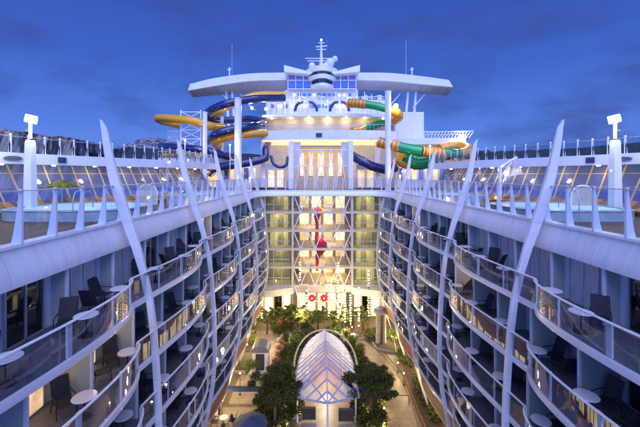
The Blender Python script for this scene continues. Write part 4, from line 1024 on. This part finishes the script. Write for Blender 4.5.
# big trees, then smaller ones
bt = make_tree(5.2, 2.2, 9000, 'leaf_dark', 2, .105)
T_ = [((-4.6, 31.0), 0, 1.0, 'large dark tree left of the crystal roof'), ((4.3, 31.2), 2.1, 1.04, 'large dark tree right of the crystal roof'), ((4.9, 34.2), 4.0, .72, 'smaller dark tree just behind the large right tree'), ((-5.0, 34.3), 1.0, .62, 'smaller dark tree behind the large left tree')]
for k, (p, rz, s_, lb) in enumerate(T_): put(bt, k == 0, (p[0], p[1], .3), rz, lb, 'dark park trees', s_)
st = make_tree(4.2, 1.45, 3200, 'leaf_mid', 9, .11)
S_ = [(gp(284, 328), .9, 'behind the flower bed on the left'), (gp(293, 325), 1.0, 'left of the canopy tip'), (gp(307, 331), .8, 'straight behind the canopy tip'), (gp(333, 327), .75, 'right of the canopy tip'), (gp(344, 326), .7, 'beside the light strands'), (gp(272, 318), .95, 'near the left entrance'), (gp(360, 320), .9, 'near the right entrance'), (gp(300, 318), 1.1, 'under the lattice, left'), (gp(318, 317), 1.0, 'under the lattice, middle'), (gp(340, 317), 1.0, 'under the lattice, right')]
for k, (p, s_, lb) in enumerate(S_): put(st, k == 0, (p.x, min(p.y, 50.0 - (k % 3) * .5), 0), k * 1.3, 'small leafy park tree ' + lb, 'small park trees', s_)
lm = make_bush(.8, 1.1, 500, 'leaf_lime', 4); md = make_bush(.8, 1.0, 500, 'leaf_mid', 14); rd = make_bush(.7, .7, 420, 'flower_red', 24, .08, 'flower_bush'); wh = make_bush(.55, .6, 260, 'flower_white', 34, .07, 'flower_bush')
bf = {id(x): True for x in (lm, md, rd, wh)}
def bush(pro, px, py, sc_, lb, grp, z=0):
    p = gp(px, py, z); put(pro, bf[id(pro)], (p.x, p.y, z), px * .37, lb, grp, sc_); bf[id(pro)] = False
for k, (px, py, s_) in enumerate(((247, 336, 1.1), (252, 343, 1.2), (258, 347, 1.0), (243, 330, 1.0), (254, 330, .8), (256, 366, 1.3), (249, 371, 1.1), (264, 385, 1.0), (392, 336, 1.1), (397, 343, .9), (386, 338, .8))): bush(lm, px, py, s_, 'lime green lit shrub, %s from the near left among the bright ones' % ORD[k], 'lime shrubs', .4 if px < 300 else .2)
for k, (px, py, s_) in enumerate(((276, 333, 1.3), (274, 326, 1.2), (287, 331, 1.3), (300, 336, 1.4), (306, 331, 1.3), (296, 345, 1.4), (290, 352, 1.3), (337, 333, 1.3), (345, 337, 1.4), (352, 345, 1.3), (360, 352, 1.2), (368, 336, 1.1), (372, 341, 1.2), (376, 333, 1.0), (402, 357, 1.2), (407, 366, 1.3), (420, 386, 1.5), (424, 396, 1.5), (431, 408, 1.6), (436, 420, 1.6))): bush(md, px, py, s_, 'mid green shrub, number %s clockwise around the park beds' % ORD[k], 'green shrubs')
dk = make_bush(.9, 1.3, 1100, 'leaf_dark', 44, .1); bf[id(dk)] = True; rr = random.Random(12)
UB = [(x, y) for x, y in ((-5.6, 29.6), (-4.6, 29.2), (-3.7, 29.8), (-5.9, 31), (-4.9, 31.8), (-3.8, 31.2), (-5.8, 32.6), (-4.6, 33.2), (-3.6, 32.8), (-5.6, 34.4), (-4.7, 35.2), (-5.5, 36.4), (-5.2, 38.4), (-5.0, 40.4), (-4.4, 42.4), (-3.4, 44.2), (-2.2, 45.6), (-.8, 46.4), (.6, 46.6), (2.0, 45.8), (3.2, 44.4), (4.2, 42.6), (4.9, 40.6), (5.2, 38.4), (5.3, 36.4), (4.7, 35.0), (5.3, 33.6), (3.8, 33), (4.7, 32), (3.7, 31), (5.2, 30.6), (4.2, 29.8), (3.4, 29.2), (-1.5, 47.6), (-3.2, 47), (1.2, 48), (-5, 46.6), (-6, 48.4))]
for k, (x, y) in enumerate(UB): put(dk, k == 0, (x, y, .05), rr.uniform(0, 6), 'dark leafy shrub by the crystal roof, %s clockwise from the left prow side' % (ORD[k] if k < 20 else 'twenty ' + ORD[k - 20] if k < 29 else 'thirty ' + ORD[k - 29]), 'dark shrubs', rr.uniform(.8, 1.25))
for k, (px, py, s_) in enumerate(((281, 326, 1.2), (285, 326, 1.1), (289, 325, 1.1), (293, 325, 1.0), (282, 344, .9), (280, 350, .9), (279, 357, .9), (276, 363, .9))): bush(rd, px, py, s_, 'orange red flowering bush, %s of the bed left of the canopy' % ORD[k], 'red flower bushes', .2)
for k, (px, py, s_) in enumerate(((280, 341, .9), (278, 347, .9), (277, 354, .9), (276, 360, .8), (283, 337, .9))): bush(wh, px, py, s_, 'white flowering bush, %s along the left path edge' % ORD[k], 'white flower bushes', .2)
rw = bed('long red wood edged planter beside the right path', [(8.95, 27), (10.1, 27), (10.1, 40), (9.4, 42), (9.0, 38)], .4, 'copper_wood')
bed('stone planter of shrubs at the left ribs', [(-10.3, 39), (-8.9, 39), (-8.7, 42), (-9.0, 47), (-10.3, 47)], .4)
bed('low stone planter around the grey twin pillar kiosk', [(7.0, 44.5), (9.4, 43.5), (9.9, 47), (7.6, 48.5), (6.6, 47)], .3)
for k, (x, y, w2) in enumerate(((-1.45, 29.5, .6), (1.8, 29.3, .65))):
    t = thing('bar_counter', 'dark bar counter under the %s front of the crystal roof' % ('left', 'right')[k], 'counter', (x, y, 0), 'bar counters')
    MB().box(x - w2, x + w2, y - .35, y + .35, 0, 1.02).build('base', 'bronze', t, bevel=.02); MB().box(x - w2 - .06, x + w2 + .06, y - .42, y + .42, 1.02, 1.08).build('counter_top', 'grey_roof', t, bevel=.01)
    MB().box(x - w2, x + w2, y + .5, y + .8, 1.3, 2.3).build('shelf_unit', 'bronze', t, bevel=.02)
# crystal roof --------------------------------------------------------------
cr_ = thing('crystal_roof', 'leaf shaped glass roof with purple chevron ribs and stained glass front', 'canopy', (CXN, 35, 0))
def hwid(t):     # t 0 front .. 1 back
    return 2.85 * (1 - max(0, (t - .32) / .68) ** 2.2) ** .6 if t > .32 else 2.85
def ridge_z(t): return 4.9 + .5 * math.sin(math.pi * min(1, t * .9 + .15)) - 3.3 * max(0, t - .6)
F0, F1 = 30.3, 42.2
NCH = 15
def rp(t): return Vector((CXN, F0 + 1.1 + (F1 - F0 - 1.1) * t, ridge_z(t)))
def ep(t, s): return Vector((CXN + s * hwid(t), F0 + (F1 - F0 - .0) * t, 3.1 + .2 * t))
stain = ['canopy_amber', 'canopy_pink', 'canopy_white', 'canopy_amber', 'canopy_white']
for i in range(NCH):
    t0, t1 = i / NCH, (i + 1) / NCH
    for s in (-1, 1):
        a_, b_, c_, d_ = rp(t0), rp(t1), ep(t1, s), ep(t0, s)
        if i < 5:
            # split in inner (stained) and outer panes
            m1, m2 = a_.lerp(d_, .55), b_.lerp(c_, .55)
            MB().quad(a_, b_, m2, m1).build('glass_pane', stain[i], cr_); MB().quad(m1, m2, c_, d_).build('glass_pane', 'canopy_white' if i else 'canopy_violet', cr_)
        else: MB().quad(a_, b_, c_, d_).build('glass_pane', 'canopy_white', cr_)
ribmat = mat('purple_steel', (.42, .42, .62), .35, noise=.1)
for i in range(NCH):
    t0 = i / NCH; m = MB()
    for s in (-1, 1): m.bar(rp(t0) + Vector((0, 0, .05)), ep(t0, s) + Vector((0, 0, .05)), .13 if i < 6 else .09, .12)
    m.build('chevron_rib', 'purple_steel' if i < 7 else 'white_paint', cr_)
m = MB(); m.tube([rp(i / 20) + Vector((0, 0, .08)) for i in range(21)], .09, 6)
for s in (-1, 1): m.tube([ep(i / 20, s) for i in range(21)], .10, 6)
m.build('edge_beam', 'purple_steel', cr_)
tip = Vector((CXN, 28.6, 3.7)); m = MB()
for s in (-1, 1): m.bar(ep(0, s), tip, .13, .12); m.bar(rp(0), ep(0, s), .14, .12); m.bar(rp(0).lerp(ep(0, s), .5), tip, .09, .08)
m.bar(rp(0), tip, .12); m.build('prow_frame', 'purple_steel', cr_)
for s in (-1, 1):
    R0, E0 = rp(0), ep(0, s)
    for (ta, tb, m_) in ((0, .34, 'canopy_pink'), (.34, .68, 'canopy_amber')):
        MB().quad(R0.lerp(tip, ta), R0.lerp(tip, tb), E0.lerp(tip, tb).lerp(R0.lerp(tip, tb), .45), E0.lerp(tip, ta).lerp(R0.lerp(tip, ta), .45)).build('prow_glass', m_, cr_)
        MB().quad(E0.lerp(tip, ta).lerp(R0.lerp(tip, ta), .45), E0.lerp(tip, tb).lerp(R0.lerp(tip, tb), .45), E0.lerp(tip, tb), E0.lerp(tip, ta)).build('prow_glass', 'canopy_white', cr_)
        MB().bar(R0.lerp(tip, tb), E0.lerp(tip, tb), .12, .11).build('chevron_rib', 'purple_steel', cr_)
MB().tube([(CXN, 28.6, 0), tuple(tip)], .09, 10).build('prow_pole', 'rib_paint', cr_)
m = MB(); m.tube([(CXN + 3.35 * math.cos(R(a_)), 36.6 + 6.3 * math.sin(R(a_)), 2.9 + .5 * math.sin(R(a_))) for a_ in range(-8, 189, 7)], .10, 8); m.build('ring_beam', 'stone_trim', cr_, smooth=True)
for s in (-1, 1):
    for Y in (31.5, 35, 38.5): MB().tube([(CXN + s * 2.7 * (1 if Y < 37 else .75), Y, 0), (CXN + s * 2.7 * (1 if Y < 37 else .75), Y, 3.2)], .08, 8).build('post', 'white_paint', cr_)
for Y, e, c in ((30.4, 20, (1, .8, .55)), (32.4, 150, (1, .82, .6)), (34.6, 360, (1, .84, .62)), (37, 420, (1, .84, .62)), (39.4, 380, (1, .84, .62))): lamp('POINT', (CXN, Y, 1.7), e, c, .4, parent=cr_)
for s in (-1, 1):
    for i in range(3, 13):
        p = ep(i / NCH, s) * 1; p.x -= s * .2; p.z -= .25; MB().ball(p, .07, 6, 4).build('edge_bulb', 'bead', cr_)
# light strands hanging in front of the glass wall ------------------------
def strand(px, y0_, y1_, Y, lb):
    p, q = at(px, y0_, Y), at(px, y1_, Y); t = thing('light_pole', lb, 'light pole', (p.x, Y, max(q.z, 0)), 'bead light strands')
    MB().tube([(p.x, Y, p.z), (p.x, Y, max(q.z, 0.0))], .06, 6).build('wire', 'bronze', t); m = MB(); n = int((p.z - max(q.z, 0)) / .36)
    for k in range(n):
        if rnd.random() < .08: continue
        m.lathe((p.x + rnd.uniform(-.04, .04), Y, p.z + rnd.uniform(-.05, .05) - .36 * k - .1), [(.06, -.05), (.13, -.045), (.13, .045), (.06, .05)], 8)
    m.build('bead_string', 'bead', t)
for k, (px, a_, b_, Y) in enumerate(((329, 280, 318, 49.4), (338, 262, 321, 49.2), (345, 287, 332, 47), (350.5, 287, 325, 48.6), (359, 287, 328, 48.2), (368.5, 270, 322, 49.3), (307, 290, 312, 49.6), (262, 300, 322, 49.3), (300, 262, 284, 49.8))): strand(px, a_, b_, Y, 'vertical strand of glowing beads, %s in row before the lattice wall' % ORD[k])
# kiosk tower, lamp stands, clock column -----------------------------------
p = gp(381, 345); t = thing('kiosk_tower', 'grey twin pillar tower with round cap beside the right path', 'kiosk', (p.x, p.y, 0))
for dx in (-.42, .42): MB().lathe((p.x + dx, p.y, .3), [(.33, 0), (.33, .2), (.27, .3), (.27, 3.9), (.33, 4.0)], 14).build('pillar', 'stone_trim', t, smooth=True)
MB().lathe((p.x, p.y, 4.3), [(.5, 0), (.98, .12), (1.02, .35), (.98, .42), (.5, .46), (.46, .8), (.1, .86)], 24).build('cap', 'stone_trim', t)
MB().box(p.x - .12, p.x + .12, p.y - .5, p.y - .4, .3, 4.2).build('panel', 'bronze', t)
def park_lamp(px, py, h, lb, e=60):
    p = gp(px, py); t = thing('park_lamp', lb, 'lamp', (p.x, p.y, 0), 'park lamps')
    MB().lathe((p.x, p.y, 0), [(.12, 0), (.12, .1), (.04, .18), (.035, h)], 8).build('pole', 'bronze', t); MB().ball((p.x, p.y, h + .08), .075).build('bulb', 'warm_lamp', t)
    lamp('POINT', (p.x, p.y - .05, h + .4), e, (1, .72, .36), .12, parent=t)
for k, (px, py, h, lb) in enumerate(((288, 322, 2.2, 'behind the red flower bed'), (368, 338, 4.2, 'tall, beside the kiosk tower'), (352, 336, 1.2, 'low, on the right path bend'), (398, 372, 1.0, 'low, at the path beside the third right rib'), (247, 340, 1.0, 'low, inside the left planter'), (404, 385, 1.2, 'low, beside the wood edged planter'), (417, 371, 3.0, 'at the right shop front'), (262, 350, 1.0, 'low, on the left boardwalk'), (286, 417, .5, 'low, before the large left tree'), (240, 395, 2.2, 'at the left café terrace'), (384, 414, .5, 'low, before the large right tree'), (366, 420, .5, 'low, at the right of the roof prow'), (300, 417, .5, 'low, at the left of the roof prow'), (341, 341, .8, 'low, in the hedge behind the roof'), (222, 425, 2.2, 'at the near left shop front'))): park_lamp(px, py, h, 'small warm park lamp ' + lb, 230 if py < 365 else 90)
# spotlights in the big trees and shop arcade light
for (x, y, z, e) in ((-4.3, 29.6, .6, 28), (-3.4, 30.2, .6, 24), (4.0, 29.4, .6, 26), (5.2, 30.0, .6, 20), (-9.6, 43, 1.6, 90), (9.3, 46, 1.2, 60)):
    t = thing('uplight', 'small warm garden uplight ' + {28: 'under the left of the large left tree', 24: 'under the right of the large left tree', 26: 'under the left of the large right tree', 20: 'under the right of the large right tree', 90: 'in the left rib planter', 60: 'by the kiosk planter'}[e], 'lamp', (x, y, z - .3), 'garden uplights')
    MB().lathe((x, y, z - .3), [(.08, 0), (.10, .12)], 8).build('housing', 'bronze', t); MB().ball((x, y, z - .12), .07, 6, 4).build('bulb', 'warm_lamp', t); lamp('POINT', (x, y - .2, z + .3), e * 4, (1, .86, .36), .08, parent=t)
for s in (-1, 1):
    for Y in (24, 31, 38, 45):
        MB().box(min(s * 9.9, s * 10.4), max(s * 9.9, s * 10.4), Y - 1.2, Y + 1.2, 4.44, 4.47).build('soffit_light', 'lit_strip', BLK[s])
        lamp('POINT', (s * 10.0, Y, 4.0), 150, (1, .74, .40), .4, parent=BLK[s])
# left lift kiosk and cafe umbrella ----------------------------------------
p = gp(260, 372); t = thing('lift_kiosk', 'small pale kiosk with arched dark roof on the left side of the park', 'kiosk', (p.x, p.y, 0))
MB().box(p.x - .9, p.x + .9, p.y, p.y + 1.6, 0, 2.3).build('wall', 'cabin_white', t, bevel=.04)
m = MB(); m.loft([[(p.x + 1.05 * math.cos(R(a_)), y_, 2.3 + .75 * math.sin(R(a_))) for a_ in range(0, 181, 15)] for y_ in (p.y - .15, p.y + 1.75)]); m.build('roof', 'grey_roof', t)
MB().box(p.x - .5, p.x + .5, p.y - .04, p.y - .01, .2, 2.1).build('door', 'door_glass', t)
parasol(gp(250, 421, 2.4).x, gp(250, 421, 2.4).y, 0, 'wide dark blue parasol over the left café terrace', 'umbrella_cloth', 1.5, 2.5)
t = thing('cafe_terrace', 'left café terrace floor on low grey step with dark awning beam', 'terrace', (-8, 29.5, 0))
MB().box(-10.2, -5.6, 25.5, 33.2, 0, .25).build('platform', 'board', t, bevel=.03)
MB().box(-10.2, -5.9, 32.0, 32.5, 2.5, 2.75).build('awning_beam', 'umbrella_cloth', t)
for x in (-10.0, -6.1): MB().box(x - .08, x + .08, 32.1, 32.3, .25, 2.5).build('post', 'bronze', t)
# cafe tables and chairs on the terrace and under the roof
ct = make_table(); cc = make_chair(); ct.name = 'cafe_table'; cc.name = 'cafe_chair'; c1 = c2 = True
spots = [(-8.9, 27.2, .25, 'near the left shop front'), (-7.2, 30.6, .25, 'right of the blue parasol'), (-9.2, 30.8, .25, 'behind the blue parasol'), (-1.2, 27.6, 0, 'left of the roof prow pole'), (1.7, 27.8, 0, 'right of the roof prow pole'), (4.2, 47.3, 0, 'on the path behind the canopy'), (1.6, 48.2, 0, 'at the foot of the lattice')]
for k, (x, y, z, lb) in enumerate(spots):
    put(ct, c1, (x, y, z), 0, 'small white café table ' + lb, 'café tables'); c1 = False
    for j, (dx, dy, rz, w_) in enumerate(((.75, .1, -90, 'right'), (-.75, -.1, 90, 'left'))):
        put(cc, c2, (x + dx, y + dy, z), R(rz), 'dark café chair on the %s of the table %s' % (w_, lb), 'café chairs'); c2 = False
# arched footbridge rail across the right path
t = thing('path_rail', 'thin dark rail crossing the right path near the wood planter', 'rail', (6.9, 33.8, 0))
MB().tube([(5.4, 33.8, 1.0), (8.4, 33.8, 1.0)], .04, 6).build('bar', 'bronze', t)
for x in (5.4, 8.4): MB().tube([(x, 33.8, 0), (x, 33.8, 1.0)], .04, 6).build('post', 'bronze', t)
